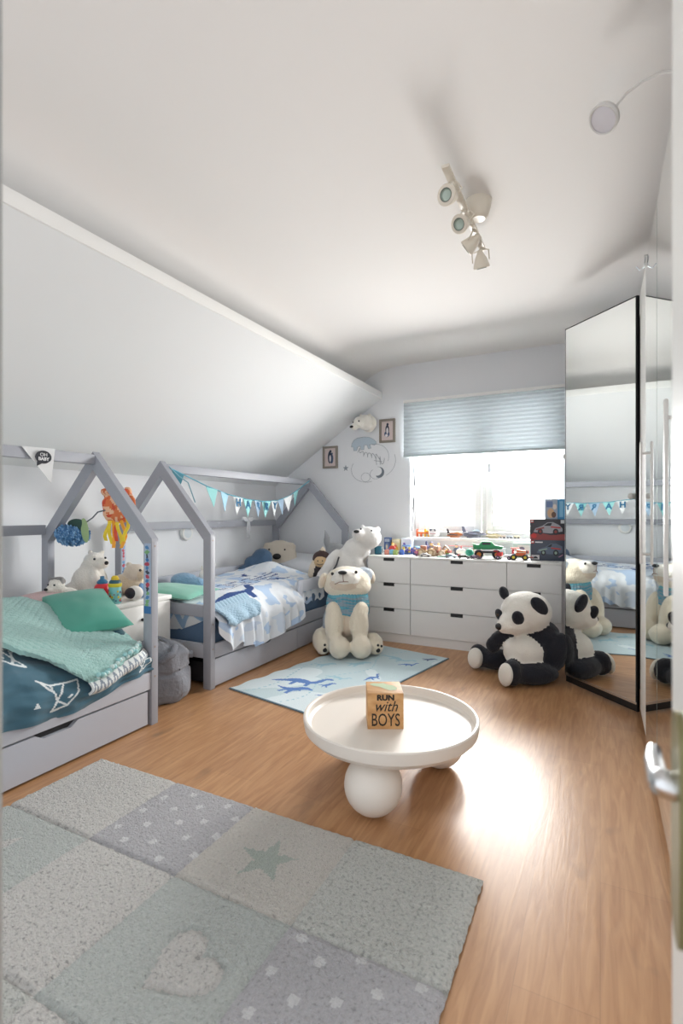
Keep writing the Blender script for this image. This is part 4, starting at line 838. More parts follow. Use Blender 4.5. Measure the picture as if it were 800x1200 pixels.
# ------------------------------------------------------------------ rugs
RGX0, RGX1, RGY0, RGY1 = -2.05, -.322, .26, 1.612
tiles = {}
rw = [(1.19, RGY1 + .01), (.745, 1.19), (RGY0 - .01, .745)]; rcols = [RGX0 - .01, -1.585, -1.185, -.76, RGX1 + .01]
rcols2 = [RGX0 - .01, -1.63, -1.17, -.745, RGX1 + .01]
kinds = [['W', 'G', 'C', 'M'], ['P', 'W', 'P', 'G'], ['G', 'M', 'W', 'P']]
def tile(x, y):
    r_ = 0 if y > rw[0][0] else (1 if y > rw[1][0] else 2); cc = rcols
    c_ = sum(1 for q in cc[1:-1] if x > q); return r_, min(3, c_), cc
rsp = [mix_mat('rug_' + n, st, 95, .98, 5, (170, .9), sheen=.25) for n, st in (('white', [(.34, '#a3a2a0'), (.43, '#cfcdc9'), (.7, '#dcdad6')]), ('grey', [(.30, '#98989b'), (.42, '#b9b8bc'), (.7, '#c5c4c8')]), ('cream', [(.28, '#a09d98'), (.38, '#cbc7c0'), (.7, '#d6d2cb')]), ('mint', [(.33, '#9ea19d'), (.45, '#c6c8c3'), (.7, '#d3d4cf')]), ('pale_green', [(.28, '#a1a6a3'), (.4, '#bcc2be'), (.7, '#c9cecb')]), ('dots', [(.3, '#d2d3d4'), (.7, '#e3e3e4')]), ('star', [(.3, '#a9b3ab'), (.7, '#b4beb5')]))]
dots = []; rnd = random.Random(3)
for (x0, x1, y0, y1) in ((-1.585, -1.185, 1.19, 1.6), (-.76, -.33, .745, 1.19), (-2.04, -1.585, .27, .745)):
    k = 0
    for gx in np.arange(x0 + .045, x1, .085):
        k += 1
        for gy in np.arange(y0 + .04 + (.05 if k % 2 else 0), y1 - .02, .11): dots.append((gx + rnd.uniform(-.01, .01), gy + rnd.uniform(-.01, .01)))
def star_poly(cx, cy, R1, R2, rot): return [(cx + (R1 if k % 2 == 0 else R2) * math.cos(rot + k * PI / 5), cy + (R1 if k % 2 == 0 else R2) * math.sin(rot + k * PI / 5)) for k in range(10)]
STAR = star_poly(-.965, 1.375, .105, .042, R(100)); STAR2 = star_poly(-1.83, .98, .12, .05, R(70))
HEART = [(.012 * 16 * math.sin(t) ** 3 * .55, .0066 * (13 * math.cos(t) - 5 * math.cos(2 * t) - 2 * math.cos(3 * t) - math.cos(4 * t))) for t in np.linspace(0, 2 * PI, 40, endpoint=False)]
ha = R(-28); HEART = [(-.93 + a * math.cos(ha) - b * math.sin(ha), .965 + a * math.sin(ha) + b * math.cos(ha)) for a, b in HEART]
def rug_xy(u, v): return lerp(RGX0, RGX1, u), lerp(RGY0, RGY1, v)
def rug_mat(u, v):
    x, y = rug_xy(u, v)
    for dx, dy in dots:
        if (x - dx) ** 2 + (y - dy) ** 2 < .0145 ** 2: return 5
    if abs(x + .965) < .12 and abs(y - 1.375) < .12 and inpoly(x, y, STAR): return 6
    if abs(x + 1.83) < .13 and abs(y - .98) < .13 and inpoly(x, y, STAR2): return 0
    if abs(x + .93) < .14 and abs(y - .965) < .14 and inpoly(x, y, HEART): return 0
    r_, c_, cc = tile(x, y); return 'WGCMP'.index(kinds[r_][c_])
def rug_f(u, v):
    x, y = rug_xy(u, v); z = .021 + .0035 * nz(x * 60, y * 60) + .002 * nz(x * 160, y * 160, 3)
    r_, c_, cc = tile(x, y)
    d = min([abs(y - q) for q in (1.19, .745)] + [abs(x - q) for q in cc[1:-1]])
    if d < .011: z -= .008 * (1 - d / .011)
    de = min(u, 1 - u) * (RGX1 - RGX0); df = min(v, 1 - v) * (RGY1 - RGY0); e = min(de, df)
    if e < .015: z -= .013 * (1 - e / .015)
    if abs(x + .93) < .14 and abs(y - .965) < .14:
        q = min(segd(x, y, a, b) for a, b in zip(HEART, HEART[1:] + HEART[:1]))
        if q < .012: z -= .009 * (1 - q / .012)
    jx = .004 * nz(x * 40, y * 40, 6) if de < .01 else 0; jy = .003 * nz(x * 40, y * 40, 9) if df < .01 else 0
    return Vector((x + jx, y + jy, z))
mb = MB(); mb.grid(rug_f, 250, 196, rug_mat, close=.006)
tag(mb.build('patchwork_rug', rsp, None, (-1.2, .95, 0), smooth=70), 'pale grey patchwork rug with star, heart and dots in the foreground', 'rug')
# dinosaur rug
MR = Matrix.Translation((-2.148, 2.65, 0)) @ Matrix.Rotation(R(-11.6), 4, 'Z')
DWd, DL = .80, 1.49
dprint = [(DINO, .26, .40, .42, .26, 14, 2), (TREX, .33, .22, .26, .17, -4, 2), (TREX, .46, .42, .12, .10, 20, 2), (DINO, .60, .74, .17, .14, 60, 2), (DINO, .64, 1.16, .16, .11, 25, 2), (TREX, .70, 1.36, .12, .09, 0, 4), (DINO, .5, 1.25, .3, .18, -20, 3), (TREX, .33, .92, .2, .16, 10, 3), (DINO, .62, .30, .22, .14, 10, 2), (TREX, .15, .75, .16, .14, 5, 3), (DINO, .42, .6, .2, .1, 0, 3)]
def dm(u, v):
    x, y = u * DWd, v * DL
    for (P_, cx, cy, w_, h_, an, mi) in dprint:
        a = R(an); dx, dy = x - cx, y - cy; p = (dx * math.cos(a) + dy * math.sin(a)) / w_ + .5; q = (-dx * math.sin(a) + dy * math.cos(a)) / h_ + .42
        if 0 < p < 1 and -.05 < q < 1 and inpoly(p, q * .85, P_): return mi
    n = nz(x * 3, y * 2.2, 4)
    if abs(x - .42 - .06 * math.sin(y * 9)) < .006 and int(y * 55) % 2: return 3
    if abs(x - .12 - .05 * math.sin(y * 7)) < .006 and int(y * 50) % 2: return 3
    if y < .5 and n > -.05: return 1
    return 1 if n > .22 else 0
dr_ = thing('dinosaur_rug', 'pale aqua rug with blue dinosaur prints in front of the drawers', 'rug', (-1.75, 3.3, 0))
mb = MB(); mb.M = MR; mb.grid(lambda u, v: Vector((u * DWd + (.010 * math.sin(v * 40) * (1 - u) ** 8), v * DL, .0075 + .0012 * nz(u * 12, v * 20))), 120, 220, dm, close=.004)
mb.build('pile', [mat('#c4d6db', .97, bump=(220, .4)), mat('#d9e5e9', .97, bump=(220, .4)), mat('#5f83bf', .97, bump=(220, .4)), mat('#a3c9d6', .97, bump=(220, .4)), mat('#4e6187', .97, bump=(220, .4))], dr_, smooth=60)
mb = MB(); mb.M = MR; t_ = .007
for a, b in (((-.004, -.005), (DWd + .004, -.005)), ((DWd + .005, -.005), (DWd + .005, DL + .004))): mb.bar((a[0], a[1], .004), (b[0], b[1], .004), .010, .008, bev=.002)
mb.build('bound_edge', mat('#6e8796', .9), dr_)

# ------------------------------------------------------------------ round tray table with ball feet and the wooden cube
tcx, tcy = .206 * .8926 - 2.17 * .4509, .206 * .4509 + 2.17 * .8926
TW = mat('#ece5dc', .42, name='ivory_lacquer')
tt = thing('tray_table', 'round ivory tray table on ball-shaped feet in the middle of the floor', 'table', (tcx, tcy, 0))
mb = MB(); r_ = .367
mb.lathe([(0, .222), (r_ - .055, .222), (r_ - .028, .228), (r_ - .006, .25), (r_, .285), (r_, .294), (r_ - .004, .299), (r_ - .012, .299), (r_ - .017, .294), (r_ - .022, .272), (r_ - .034, .264), (0, .263)], (tcx, tcy, 0), 96); mb.build('tray_top', TW, tt, smooth=30)
for lx, ly in ((-.085, -.215), (.235, .15), (-.13, .20)):
    mb = MB(); x = tcx + lx * .8926 - ly * .4509; y = tcy + lx * .4509 + ly * .8926
    mb.ell((x, y, .1115), (.111, .111, .1115), 0, None, 36); mb.build('ball_foot', TW, tt)
cu = thing('wooden_cube', 'small wooden cube with black lettering standing on the tray table', 'decoration', (-.77, 1.98, .263))
MCu = frame((.18 * .8926 - 2.163 * .4509, .18 * .4509 + 2.163 * .8926, .263), 26.8)
wood = mix_mat('pine', [(.3, '#b98652'), (.5, '#cd9c66'), (.7, '#d8ac78')], 6, .55, 6, None, stretch=(1, 6, 6))
mb = MB(); mb.M = MCu; mb.box((0, 0, .0735), (.147, .147, .147), 0, .0025); mb.build('block', wood, cu)
FT = MCu @ Matrix.Translation((0, -.0738, 0)) @ Matrix.Rotation(R(90), 4, 'X')
INK = mat('#2a211c', .7)
for body, sz, z, sh, sx, bo in (('RUN', .030, .128, 0, 1.15, .0016), ('with', .060, .092, .35, .9, .0003), ('BOYS', .058, .036, 0, .84, .0003)):
    mb = MB(); mb.M = Matrix(); mb.text(body, sz, FT @ Matrix.Translation((0, z, 0)) @ Matrix.Diagonal((1, 1.25 if body == 'BOYS' else 1, 1, 1)), .0006, 0, sh, sx, bo); mb.build('lettering', INK, cu, smooth=0)
mb = MB(); mb.M = MCu; mp_ = [(-.06, .035), (-.045, .05), (-.02, .045), (0, .05), (.02, .03), (.04, .02), (.055, -.01), (.045, -.035), (.02, -.04), (.0, -.02), (-.02, .005), (-.045, .015)]
mb.prism([(a, b, .1469) for a, b in mp_], (0, 0, .0007)); mb.build('top_print', mat('#b7c9a5', .7), cu, smooth=0)['label'] = 'pale green painted shape on top'
# ------------------------------------------------------------------ toys on the drawers and the sill
GROUPS['brick model'] = 'brick models on the drawers'
TZ = DT; SZ = WZ0
TG = 'by kind'
def P_(hx, r=.4): return mat(hx, r)
def printed_box(name, label, x0, x1, y0, y1, z0, z1, face, shapes, mats):
    """carton whose front print is small shapes: ('poly', pts 0..1, mat) on the front face"""
    t = thing(name, label, 'box', ((x0 + x1) / 2, (y0 + y1) / 2, z0), TG)
    mb = MB(); mb.bb((x0, y0, z0), (x1, y1, z1), bev=.001); mb.build('carton', mat(face, .35), t)
    mb = MB(); W_ = x1 - x0; H_ = z1 - z0
    for i, (pts, mi) in enumerate(shapes): mb.prism([(x0 + W_ * a, y0 - .0008 - .0002 * i, z0 + H_ * b) for a, b in pts], (0, .0006, 0), mi)
    mb.build('print', [mat(c, .4) for c in mats], t, smooth=0); return t
def rc(a, b, c, d): return [(a, b), (c, b), (c, d), (a, d)]
def el(cx, cy, rx, ry, n=14): return [(cx + rx * math.cos(t), cy + ry * math.sin(t)) for t in np.linspace(0, 2 * PI, n, endpoint=False)]
lx0, lx1 = -.505, -.248
def carart(body, acc, sx=0, dy=0): return [([(.10 + sx, .32 + dy), (.16 + sx, .50 + dy), (.36 + sx, .62 + dy), (.5 + sx, .78 + dy), (.66 + sx, .80 + dy), (.84 + sx, .66 + dy), (.93, .5 + dy), (.93, .36 + dy), (.6, .26 + dy)], body), ([(.40 + sx, .62 + dy), (.52 + sx, .75 + dy), (.64, .76 + dy), (.60, .62 + dy)], 2), (el(.30 + sx, .34 + dy, .075, .14), 2), (el(.74, .34 + dy, .08, .15), 2), (el(.30 + sx, .34 + dy, .035, .07), acc), (el(.74, .34 + dy, .04, .07), acc), ([(.16 + sx, .46 + dy), (.4 + sx, .56 + dy), (.42 + sx, .50 + dy), (.18 + sx, .40 + dy)], acc), ([(.6, .6 + dy), (.88, .56 + dy), (.88, .50 + dy), (.6, .54 + dy)], 3)]
LB_ = [(rc(.02, .82, .11, .97), 3), (rc(.035, .855, .095, .935), 4)]
printed_box('toy_box', 'dark toy car carton at the right end of the drawers, the lower of two', lx0, lx1, 4.40, 4.49, TZ, TZ + .165, '#3d4657', carart(0, 1, .08, .05) + [(rc(.03, .05, .26, .26), 4), (rc(.05, .07, .24, .24), 5), ([(.08, .09), (.11, .18), (.17, .2), (.22, .12), (.22, .09)], 2), (rc(.14, .86, .36, .92), 4), ([(.80, .2), (.94, .34), (.94, .28), (.84, .18)], 6)] + LB_, ['#5b6a80', '#8fa89c', '#20242c', '#c2322e', '#e4e4e4', '#c9ccd0', '#a97f9a'])
printed_box('toy_box', 'dark toy car carton with a red and grey car, stacked upon the lower carton', lx0 - .004, lx1, 4.40, 4.488, TZ + .165, TZ + .333, '#34323a', [([(0, 0), (1, 0), (1, .3), (.6, .24), (.3, .34), (0, .25)], 1)] + carart(0, 1, .0, .06) + [(rc(.88, .8, .98, .96), 5), (el(.12, .2, .08, .12), 3)] + LB_, ['#a4a6ae', '#8e3a38', '#24242a', '#c2322e', '#e4e4e4', '#c9ccd0'])
printed_box('toy_box', 'small blue carton with a photo on it standing upon the two dark cartons', -.398, -.252, 4.425, 4.475, TZ + .333, TZ + .492, '#a9b6c8', [(rc(.64, 0, 1, 1), 0), (rc(.74, .1, .92, .9), 1), (el(.3, .3, .18, .25), 2), (el(.45, .22, .12, .15), 3), (rc(.08, .6, .4, .9), 4), (el(.5, .62, .1, .14), 5)], ['#3f94c9', '#7fc0e2', '#d8b48e', '#6b4b3c', '#6d87b5', '#e6dcd2'])
printed_box('toy_box', 'pale green carton with a racing picture behind the yellow-wheeled buggy', -.665, -.525, 4.58, 4.63, TZ, TZ + .125, '#bcd3cc', [(rc(.25, .3, .95, .85), 0), (el(.5, .62, .16, .14), 1), (rc(.5, .3, .9, .5), 2), (el(.75, .4, .1, .1), 3)], ['#d5dfd9', '#6f7f96', '#b8545a', '#46464e'])
printed_box('toy_box', 'dark blue carton at the left end of the drawers', -1.855, -1.792, 4.58, 4.63, TZ, TZ + .145, '#3c588b', [(rc(.1, .72, .9, .92), 0), (el(.5, .42, .32, .25), 1), (el(.45, .4, .15, .14), 2), (rc(.05, .04, .95, .14), 3)], ['#a7b3c6', '#6f87b0', '#d8cfb0', '#2b3c62'])
printed_box('toy_box', 'pale yellow carton with a red figure next to the dark blue carton', -1.783, -1.70, 4.60, 4.64, TZ, TZ + .13, '#ddd3a4', [(rc(.08, .75, .92, .95), 0), (el(.4, .4, .22, .28), 1), (el(.62, .3, .16, .18), 2), (el(.4, .62, .08, .1), 3)], ['#e9e2c4', '#c9433a', '#e0a848', '#dfc2a0'])
printed_box('storage_tub', 'clear white plastic tub beside the pale yellow carton', -1.69, -1.585, 4.60, 4.67, TZ, TZ + .14, '#dfe8ee', [(rc(.05, .88, .95, .98), 0), (rc(.1, .1, .9, .3), 1)], ['#f2f5f6', '#c8d9e4'])
printed_box('toy_box', 'little pale blue carton on the drawers behind the racing kart', -.80, -.735, 4.60, 4.65, TZ, TZ + .075, '#d0dbe0', [(rc(.15, .2, .85, .7), 0), (el(.5, .45, .2, .2), 1)], ['#b7c9d2', '#8fa2b0'])
# mug
mg = thing('mug', 'dark teal mug at the left end of the chest of drawers', 'mug', (-1.825, 4.36, TZ), TG)
mb = MB(); mb.lathe([(0, .002), (.030, 0), (.033, .004), (.034, .075), (.031, .075), (.030, .01), (0, .008)], (-1.825, 4.36, TZ), 28); mb.build('cup', P_('#1f6379'), mg)
mb = MB(); mb.tube([(-1.793, 4.36, TZ + .06), (-1.772, 4.358, TZ + .058), (-1.766, 4.357, TZ + .038), (-1.774, 4.358, TZ + .02), (-1.793, 4.36, TZ + .016)], .005, 8); mb.build('handle', P_('#e3ebec'), mg)
# alphabet-like blocks
for x, y, hx, lb in ((-1.745, 4.38, '#d9907f', 'salmon pink toy block next to the teal mug'), (-1.705, 4.40, '#7fbcd9', 'light blue toy block between the pink and green blocks'), (-1.662, 4.38, '#8fa35c', 'olive green toy block between two blue blocks'), (-1.617, 4.42, '#3f63b0', 'royal blue toy block at the right of the block row')):
    t = thing('toy_block', lb, 'toy block', (x, y, TZ), TG)
    mb = MB(); mb.box((x, y, TZ + .021), (.042, .042, .042), 0, .004, (0, 0, .2)); mb.build('block', P_(hx), t)
    mb = MB(); mb.cyl((x, y, TZ + .042), (x, y, TZ + .048), .012, n=14); mb.build('stud', P_(hx), t)
def figure(x, y, z, h, shirt, legs, label, name='toy_figure'):
    t = thing(name, label, 'toy figure', (x, y, z), TG); k = h
    mb = MB(); mb.bb((x - .16 * k, y - .09 * k, z), (x - .01 * k, y + .09 * k, z + .36 * k), bev=.002); mb.bb((x + .01 * k, y - .09 * k, z), (x + .16 * k, y + .09 * k, z + .36 * k), bev=.002); mb.build('legs', P_(legs), t)
    mb = MB(); mb.prism([(x - .2 * k, y - .09 * k, z + .36 * k), (x + .2 * k, y - .09 * k, z + .36 * k), (x + .14 * k, y - .09 * k, z + .70 * k), (x - .14 * k, y - .09 * k, z + .70 * k)], (0, .18 * k, 0)); mb.build('torso', P_(shirt), t, smooth=0)
    for s_ in (-1, 1):
        mb = MB(); mb.tube([(x + s_ * .15 * k, y, z + .66 * k), (x + s_ * .24 * k, y - .03 * k, z + .52 * k), (x + s_ * .24 * k, y - .12 * k, z + .42 * k)], .055 * k, 8); mb.build('arm', P_(shirt), t)
    mb = MB(); mb.cyl((x, y, z + .70 * k), (x, y, z + .93 * k), .115 * k, n=16); hd_ = mb.build('head', P_('#e6c58a'), t)
    mb = MB(); mb.ell((x, y, z + .93 * k), (.13 * k, .13 * k, .075 * k)); mb.build('cap', P_(legs), hd_)
for a in ((-1.738, 4.50, TZ, .105, '#cf3f38', '#c9a13a', 'red shirted toy figure before the pale yellow carton'), (-1.37, 4.52, TZ, .12, '#7a7fb0', '#55597c', 'tall violet toy figure behind the beige wheeled digger'),
          (-1.16, 4.60, TZ, .10, '#56657c', '#3f4656', 'grey blue toy figure beside the green ball'), (-1.19, 4.42, TZ, .085, '#d8c342', '#4f8f5a', 'yellow and green toy figure before the helicopter'),
          (-1.50, 4.44, TZ, .075, '#6d5aa0', '#3f4f86', 'purple toy figure in front of the blue spaceship'), (-1.455, 4.36, TZ, .065, '#c06a86', '#7c4a6c', 'pink toy figure near the front edge of the drawers')): figure(*a)
def wheel(mb, x, y, z, r, w_, mi=0, ax=(0, 1, 0)):
    ax = Vector(ax).normalized(); mb.lathe([(r * .5, -w_ / 2), (r * .92, -w_ / 2), (r, -w_ * .3), (r, w_ * .3), (r * .92, w_ / 2), (r * .5, w_ / 2)], (x, y, z), 20, mi, ax)
    mb.lathe([(0, -w_ * .42), (r * .52, -w_ * .42), (r * .52, w_ * .42), (0, w_ * .42)], (x, y, z), 16, mi + 1, ax)
def vehicle(name, label, x, y, z, L, rot, wr, body, mats, tyre='#2b2c30', hub='#d8a23a', cat='toy car', ww=.022, wx=.34, ws=.3):
    """body(mb) draws in local coords: x along the length, z up, origin on the ground"""
    t = thing(name, label, cat, (x, y, z), TG); M = frame((x, y, z), rot)
    mb = MB(); mb.M = M; body(mb); mb.build('body', [P_(c) for c in mats], t)
    for sx in (-1, 1):
        for sy in (-1, 1):
            mb = MB(); mb.M = M; wheel(mb, sx * L * wx, sy * L * ws, wr, wr, ww); mb.build('wheel', [P_(tyre, .7), P_(hub)], t)
    return t
def monster(mb):
    mb.bb((-.10, -.028, .045), (.10, .028, .062), 1, .003)
    for sx in (-1, 1): mb.bar((sx * .05, 0, .06), (sx * .075, 0, .038), .05, .014, 1)
    mb.prism([(-.115, -.035, .075), (.11, -.035, .08), (.125, -.035, .10), (.06, -.035, .112), (.03, -.035, .14), (-.05, -.035, .142), (-.07, -.035, .115), (-.12, -.035, .112)], (0, .07, 0), 0)
    mb.bb((-.045, -.0362, .115), (.022, .0362, .134), 1); mb.bar((-.125, 0, .125), (-.09, 0, .112), .075, .006, 0); mb.bb((-.11, -.036, .085), (.1, .036, .09), 2)
vehicle('monster_truck', 'green toy monster truck with big orange-hubbed wheels', -.845, 4.40, TZ, .21, 12, .037, monster, ['#2f9a62', '#3a3d44', '#1f6f48'], hub='#e08a34', ww=.034, ws=.21)
def buggy(mb):
    mb.bb((-.065, -.02, .022), (.07, .02, .036), 1, .002); mb.prism([(-.03, -.025, .036), (.05, -.025, .036), (.045, -.025, .075), (-.02, -.025, .085)], (0, .05, 0), 0); mb.bb((-.045, -.028, .060), (.045, .028, .066), 2, .002)
    mb.bar((.055, 0, .03), (.105, 0, .02), .04, .008, 3)
vehicle('toy_buggy', 'toy buggy with an orange body and yellow-hubbed wheels before the dark cartons', -.585, 4.37, TZ, .13, 4, .024, buggy, ['#e2682e', '#5b6b3c', '#f0e2c8', '#8d3d3a'], hub='#e4cd3a', ww=.018)
def kart(mb):
    mb.bb((-.07, -.022, .014), (.07, .022, .026), 1, .002); mb.prism([(-.07, -.02, .026), (-.02, -.02, .026), (-.02, -.02, .06), (-.06, -.02, .055)], (0, .04, 0), 0); mb.bb((.0, -.018, .026), (.06, .018, .040), 2, .002); mb.bb((-.085, -.03, .062), (-.05, .03, .068), 0, .002)
vehicle('toy_race_car', 'red and white toy racing kart to the right of the green monster truck', -.70, 4.36, TZ, .13, -6, .016, kart, ['#c63a3c', '#e6e0dc', '#d7c9cf'], hub='#a98ca8', ww=.012)
def digger(mb):
    mb.bb((-.06, -.025, .03), (.06, .025, .05), 0, .003); mb.bb((-.05, -.022, .05), (.0, .022, .09), 1, .003); mb.bar((.02, 0, .05), (.06, 0, .095), .018, .012, 2); mb.bar((.06, 0, .095), (.095, 0, .06), .014, .01, 2); mb.bb((.08, -.02, .035), (.11, .02, .058), 0, .003)
vehicle('toy_digger', 'beige and brown toy digger with large pale wheels', -1.385, 4.42, TZ, .13, 8, .033, digger, ['#d8bf98', '#b8785c', '#b0a07f'], tyre='#b69a78', hub='#e6d2b0', cat='toy digger')
vehicle('toy_tractor', 'reddish toy tractor with cream wheels to the right of the beige digger', -1.265, 4.42, TZ, .12, -12, .030, digger, ['#b5695c', '#cfa88c', '#a58a74'], tyre='#c2a88c', hub='#ead9be', cat='toy tractor')
def lowcar(mb): mb.prism([(-.05, -.02, .008), (.05, -.02, .008), (.052, -.02, .018), (.025, -.02, .022), (.01, -.02, .032), (-.025, -.02, .032), (-.05, -.02, .02)], (0, .04, 0), 0); mb.bb((-.022, -.0208, .022), (.008, .0208, .029), 1)
vehicle('toy_car', 'flat dark olive toy car at the front edge of the drawers', -1.02, 4.30, TZ, .10, 5, .0095, lowcar, ['#4c5246', '#9aa39a'], hub='#b0b0b0', ww=.008, ws=.2)
vehicle('toy_car', 'flat pale blue toy car left of the dark olive car', -1.13, 4.31, TZ, .10, -8, .0095, lowcar, ['#a9bcc6', '#5b6d78'], hub='#b0b0b0', ww=.008, ws=.2)
vehicle('toy_car', 'tiny white toy car lying in front of the beige digger', -1.36, 4.31, TZ, .085, 10, .0095, lowcar, ['#cfc9c4', '#6a6d78'], hub='#b0b0b0', ww=.008, ws=.2)
vehicle('toy_car', 'tiny purple toy car in front of the monster truck wheels', -.925, 4.31, TZ, .085, -14, .0095, lowcar, ['#6f5a72', '#b9aec0'], hub='#b0b0b0', ww=.008, ws=.2)
# spaceships
def ship(name, label, x, y, z, rot, c1, c2, c3, sc=1.0, cat='toy spaceship'):
    t = thing(name, label, cat, (x, y, z), TG); M = frame((x, y, z), rot, sc)
    mb = MB(); mb.M = M; mb.prism([(-.09, -.012, .02), (-.05, -.012, .045), (.03, -.012, .05), (.10, -.012, .03), (.10, -.012, .022), (-.06, -.012, .012)], (0, .03, 0)); mb.bb((-.05, -.02, 0), (.05, .025, .014)); mb.build('hull', P_(c1), t, smooth=0)
    for s_ in (-1, 1):
        mb = MB(); mb.M = M; mb.prism([(-.06, .005 + s_ * .014, .024), (.03, .005 + s_ * .014, .024), (-.03, .005 + s_ * .07, .03), (-.07, .005 + s_ * .07, .03)], (0, 0, .008)); mb.build('wing', P_(c2), t, smooth=0)
    mb = MB(); mb.M = M; mb.ell((.02, .004, .05), (.028, .012, .014)); mb.build('cockpit', P_(c3, .15), t)
    mb = MB(); mb.M = M; mb.prism([(-.085, .0, .04), (-.055, .0, .045), (-.075, .0, .09), (-.09, .0, .09)], (0, .008, 0)); mb.build('tail_fin', P_(c2), t, smooth=0)
ship('toy_spaceship', 'blue and purple toy spaceship right of the clear tub', -1.545, 4.56, TZ, 20, '#5a6fb4', '#7a5fa6', '#9fd3e6', 1.15)
ship('toy_spaceship', 'grey toy spaceship on the window sill by the middle of the window', -1.05, 4.80, SZ, 8, '#8d8c9c', '#77788a', '#b5c4d2', 1.2)
ship('toy_plane', 'orange toy plane with dark ends on the window sill', -1.22, 4.79, SZ, 4, '#d3814f', '#4d4348', '#d9b090', .9, 'toy plane')
ship('toy_spaceship', 'small beige toy shuttle on the sill right of the middle mullion', -.87, 4.80, SZ, -6, '#d9c9a6', '#e2d7bd', '#a9a08a', .8)
# helicopter
hl = thing('toy_helicopter', 'white toy helicopter with a long red rotor behind the yellow and green figure', 'toy helicopter', (-1.10, 4.53, TZ), TG); MH = frame((-1.10, 4.53, TZ), 0)
mb = MB(); mb.M = MH; mb.ell((0, 0, .04), (.045, .025, .028)); mb.bar((.03, 0, .05), (.11, 0, .06), .01, .01); mb.build('fuselage', P_('#e2e1df'), hl)
mb = MB(); mb.M = MH
for s_ in (-1, 1): mb.tube([(-.04, s_ * .022, .004), (.045, s_ * .022, .004)], .004, 6); mb.tube([(-.02, s_ * .022, .004), (-.015, s_ * .015, .02)], .003, 6); mb.tube([(.02, s_ * .022, .004), (.015, s_ * .015, .02)], .003, 6)
mb.build('skids', P_('#c3525a'), hl)
mb = MB(); mb.M = MH; mb.cyl((0, 0, .065), (0, 0, .09), .005); mb.box((0, 0, .088), (.23, .012, .004), 0, .001); mb.build('rotor', P_('#cf3f3f'), hl)
mb = MB(); mb.M = MH; mb.box((.11, -.008, .06), (.006, .003, .04), 0, .0005); mb.build('tail_rotor', P_('#cf3f3f'), hl)
# spiky ball
gb = thing('toy_ball', 'turquoise green spiky toy ball left of the monster truck', 'toy ball', (-1.005, 4.44, TZ), TG)
mb = MB(); mb.ell((-1.005, 4.44, TZ + .040), .034, 0, None, 18); mb.build('ball', P_('#2f9a80'), gb)
mb = MB()
for i in range(60):
    t = math.acos(1 - 2 * (i + .5) / 60); a = PI * (1 + 5 ** .5) * i; d_ = Vector((math.cos(a) * math.sin(t), math.sin(a) * math.sin(t), math.cos(t))); c_ = Vector((-1.005, 4.44, TZ + .040)); mb.cyl(c_ + d_ * .031, c_ + d_ * .040, .004, .001, 6)
mb.build('spikes', P_('#37a98c'), gb)
# orange fence / bridge and white robot head on the sill
fb = thing('toy_bridge', 'orange and yellow toy brick bridge at the left of the window sill', 'toy bridge', (-1.54, 4.80, SZ), TG)
mb = MB(); mb.bb((-1.60, 4.785, SZ + .03), (-1.475, 4.815, SZ + .045), bev=.002); mb.build('deck', P_('#e0703a'), fb)
for i, x in enumerate((-1.595, -1.555, -1.515, -1.48)):
    mb = MB(); mb.bb((x - .007, 4.787, SZ), (x + .007, 4.813, SZ + (.03 if i % 2 else .075)), bev=.002); mb.build('pillar', P_('#e6b23a' if i in (2, 3) else '#d85f30'), fb)
mb = MB(); mb.bb((-1.525, 4.79, SZ + .045), (-1.475, 4.81, SZ + .06), bev=.002); mb.build('railing', P_('#ecc34a'), fb)
rh = thing('toy_robot_head', 'round white toy head with two dark eyes on the window sill', 'toy', (-1.425, 4.80, SZ), TG)
mb = MB(); mb.lathe([(0, 0), (.04, 0), (.052, .02), (.055, .055), (.045, .085), (.02, .10), (0, .102)], (-1.425, 4.80, SZ), 28); mb.build('shell', P_('#e4e2e2'), rh)
for dx in (-.022, .022):
    mb = MB(); mb.ell((-1.425 + dx, 4.752, SZ + .068), (.012, .008, .013)); mb.build('eye', P_('#6d6f78'), rh)
mb = MB(); mb.tube([(-1.45, 4.751, SZ + .035), (-1.425, 4.744, SZ + .03), (-1.40, 4.751, SZ + .035)], .003, 6); mb.build('mouth', P_('#b06a64'), rh)
tl = thing('toy_train', 'row of small pale toy wagons on the right part of the window sill', 'toy train', (-.72, 4.80, SZ), TG)
for i, c_ in enumerate(('#cdb9b0', '#bfc3cb', '#d6cdb2')):
    x = -.79 + i * .062; mb = MB(); mb.bb((x - .025, 4.785, SZ + .008), (x + .025, 4.815, SZ + .028), 0, .002); 
    for sx in (-1, 1):
        for yy in (4.783, 4.817): mb.cyl((x + sx * .015, yy - .003, SZ + .008), (x + sx * .015, yy + .003, SZ + .008), .008, n=12, mi=1)
    mb.build('wagon', [P_(c_), P_('#4b4b52')], tl)

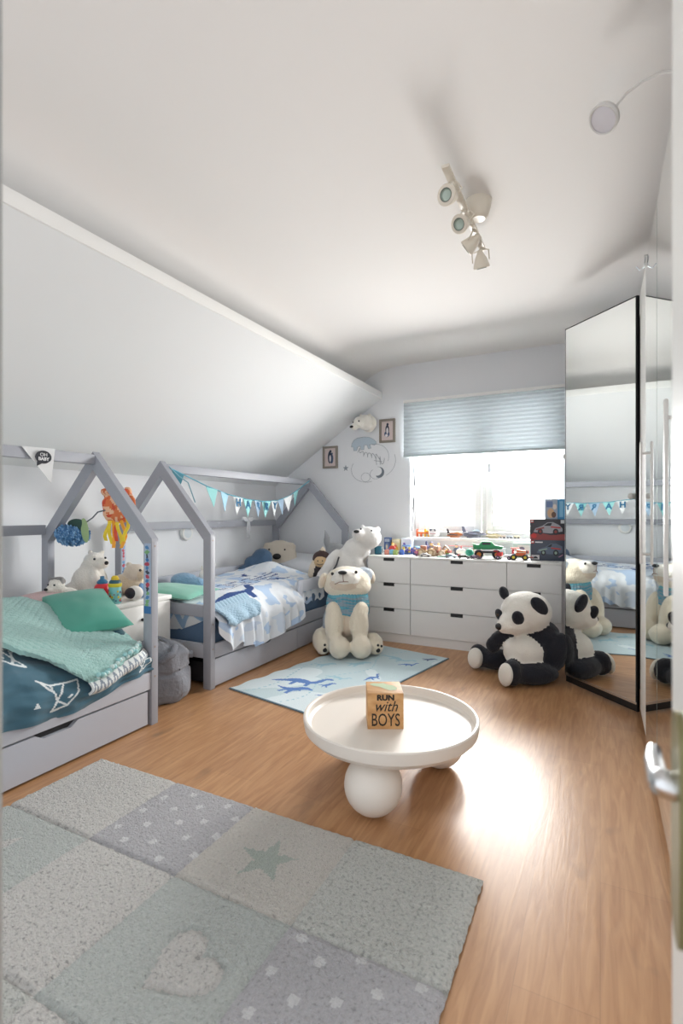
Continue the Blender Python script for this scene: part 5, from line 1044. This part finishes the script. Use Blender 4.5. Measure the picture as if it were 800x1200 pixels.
# more little brick builds along the drawers
def build_(x, y, z, label, parts, name='brick_model', cat='brick model'):
    t = thing(name, label, cat, (x, y, z), TG)
    for nm, (dx, dy, dz), (sx, sy, sz), hx in parts:
        mb = MB(); mb.bb((x + dx - sx / 2, y + dy - sy / 2, z + dz), (x + dx + sx / 2, y + dy + sy / 2, z + dz + sz), bev=.0015)
        k = max(1, int(sx / .016))
        for i in range(k): mb.cyl((x + dx + (i - (k - 1) / 2) * .016, y + dy, z + dz + sz), (x + dx + (i - (k - 1) / 2) * .016, y + dy, z + dz + sz + .004), .005, n=10)
        mb.build(nm, P_(hx), t)
build_(-1.31, 4.60, TZ, 'brown and red brick tower behind the reddish tractor', [('base', (0, 0, 0), (.08, .05, .02), '#8e5a48'), ('tower', (-.015, 0, .024), (.035, .035, .05), '#b3473f'), ('turret', (-.015, 0, .078), (.02, .02, .025), '#d9b184')])
build_(-1.44, 4.60, TZ, 'grey and purple brick tower beside the blue spaceship', [('base', (0, 0, 0), (.06, .05, .018), '#6b6685'), ('tower', (0, 0, .022), (.03, .03, .06), '#8d88ad'), ('turret', (0, 0, .086), (.016, .016, .03), '#5a5f86')])
build_(-1.21, 4.32, TZ, 'flat mint and white brick plate near the front edge of the drawers', [('base', (0, 0, 0), (.085, .03, .009), '#a9d3c6'), ('top', (.015, 0, .012), (.04, .025, .009), '#e6e6e2')])
build_(-.96, 4.58, TZ, 'white and red brick rescue station behind the green ball', [('base', (0, 0, 0), (.11, .05, .015), '#d8d8d6'), ('wall', (-.03, 0, .018), (.04, .04, .045), '#e8e6e2'), ('sign', (.03, 0, .018), (.03, .03, .03), '#cf4a44')])
build_(-.66, 4.50, TZ, 'red and white brick crane beside the racing kart', [('base', (0, 0, 0), (.06, .04, .02), '#e4e0dc'), ('mast', (.005, 0, .024), (.018, .018, .05), '#c63f3f'), ('jib', (.02, 0, .078), (.07, .014, .012), '#d98f8a')])
build_(-1.60, 4.50, TZ, 'yellow and blue brick gate behind the royal blue block', [('base', (0, 0, 0), (.08, .03, .012), '#4f74b8'), ('pillar', (-.028, 0, .016), (.016, .02, .05), '#dcc25a'), ('pillar', (.028, 0, .016), (.016, .02, .05), '#dcc25a'), ('lintel', (0, 0, .07), (.08, .02, .012), '#7fa6d6')])
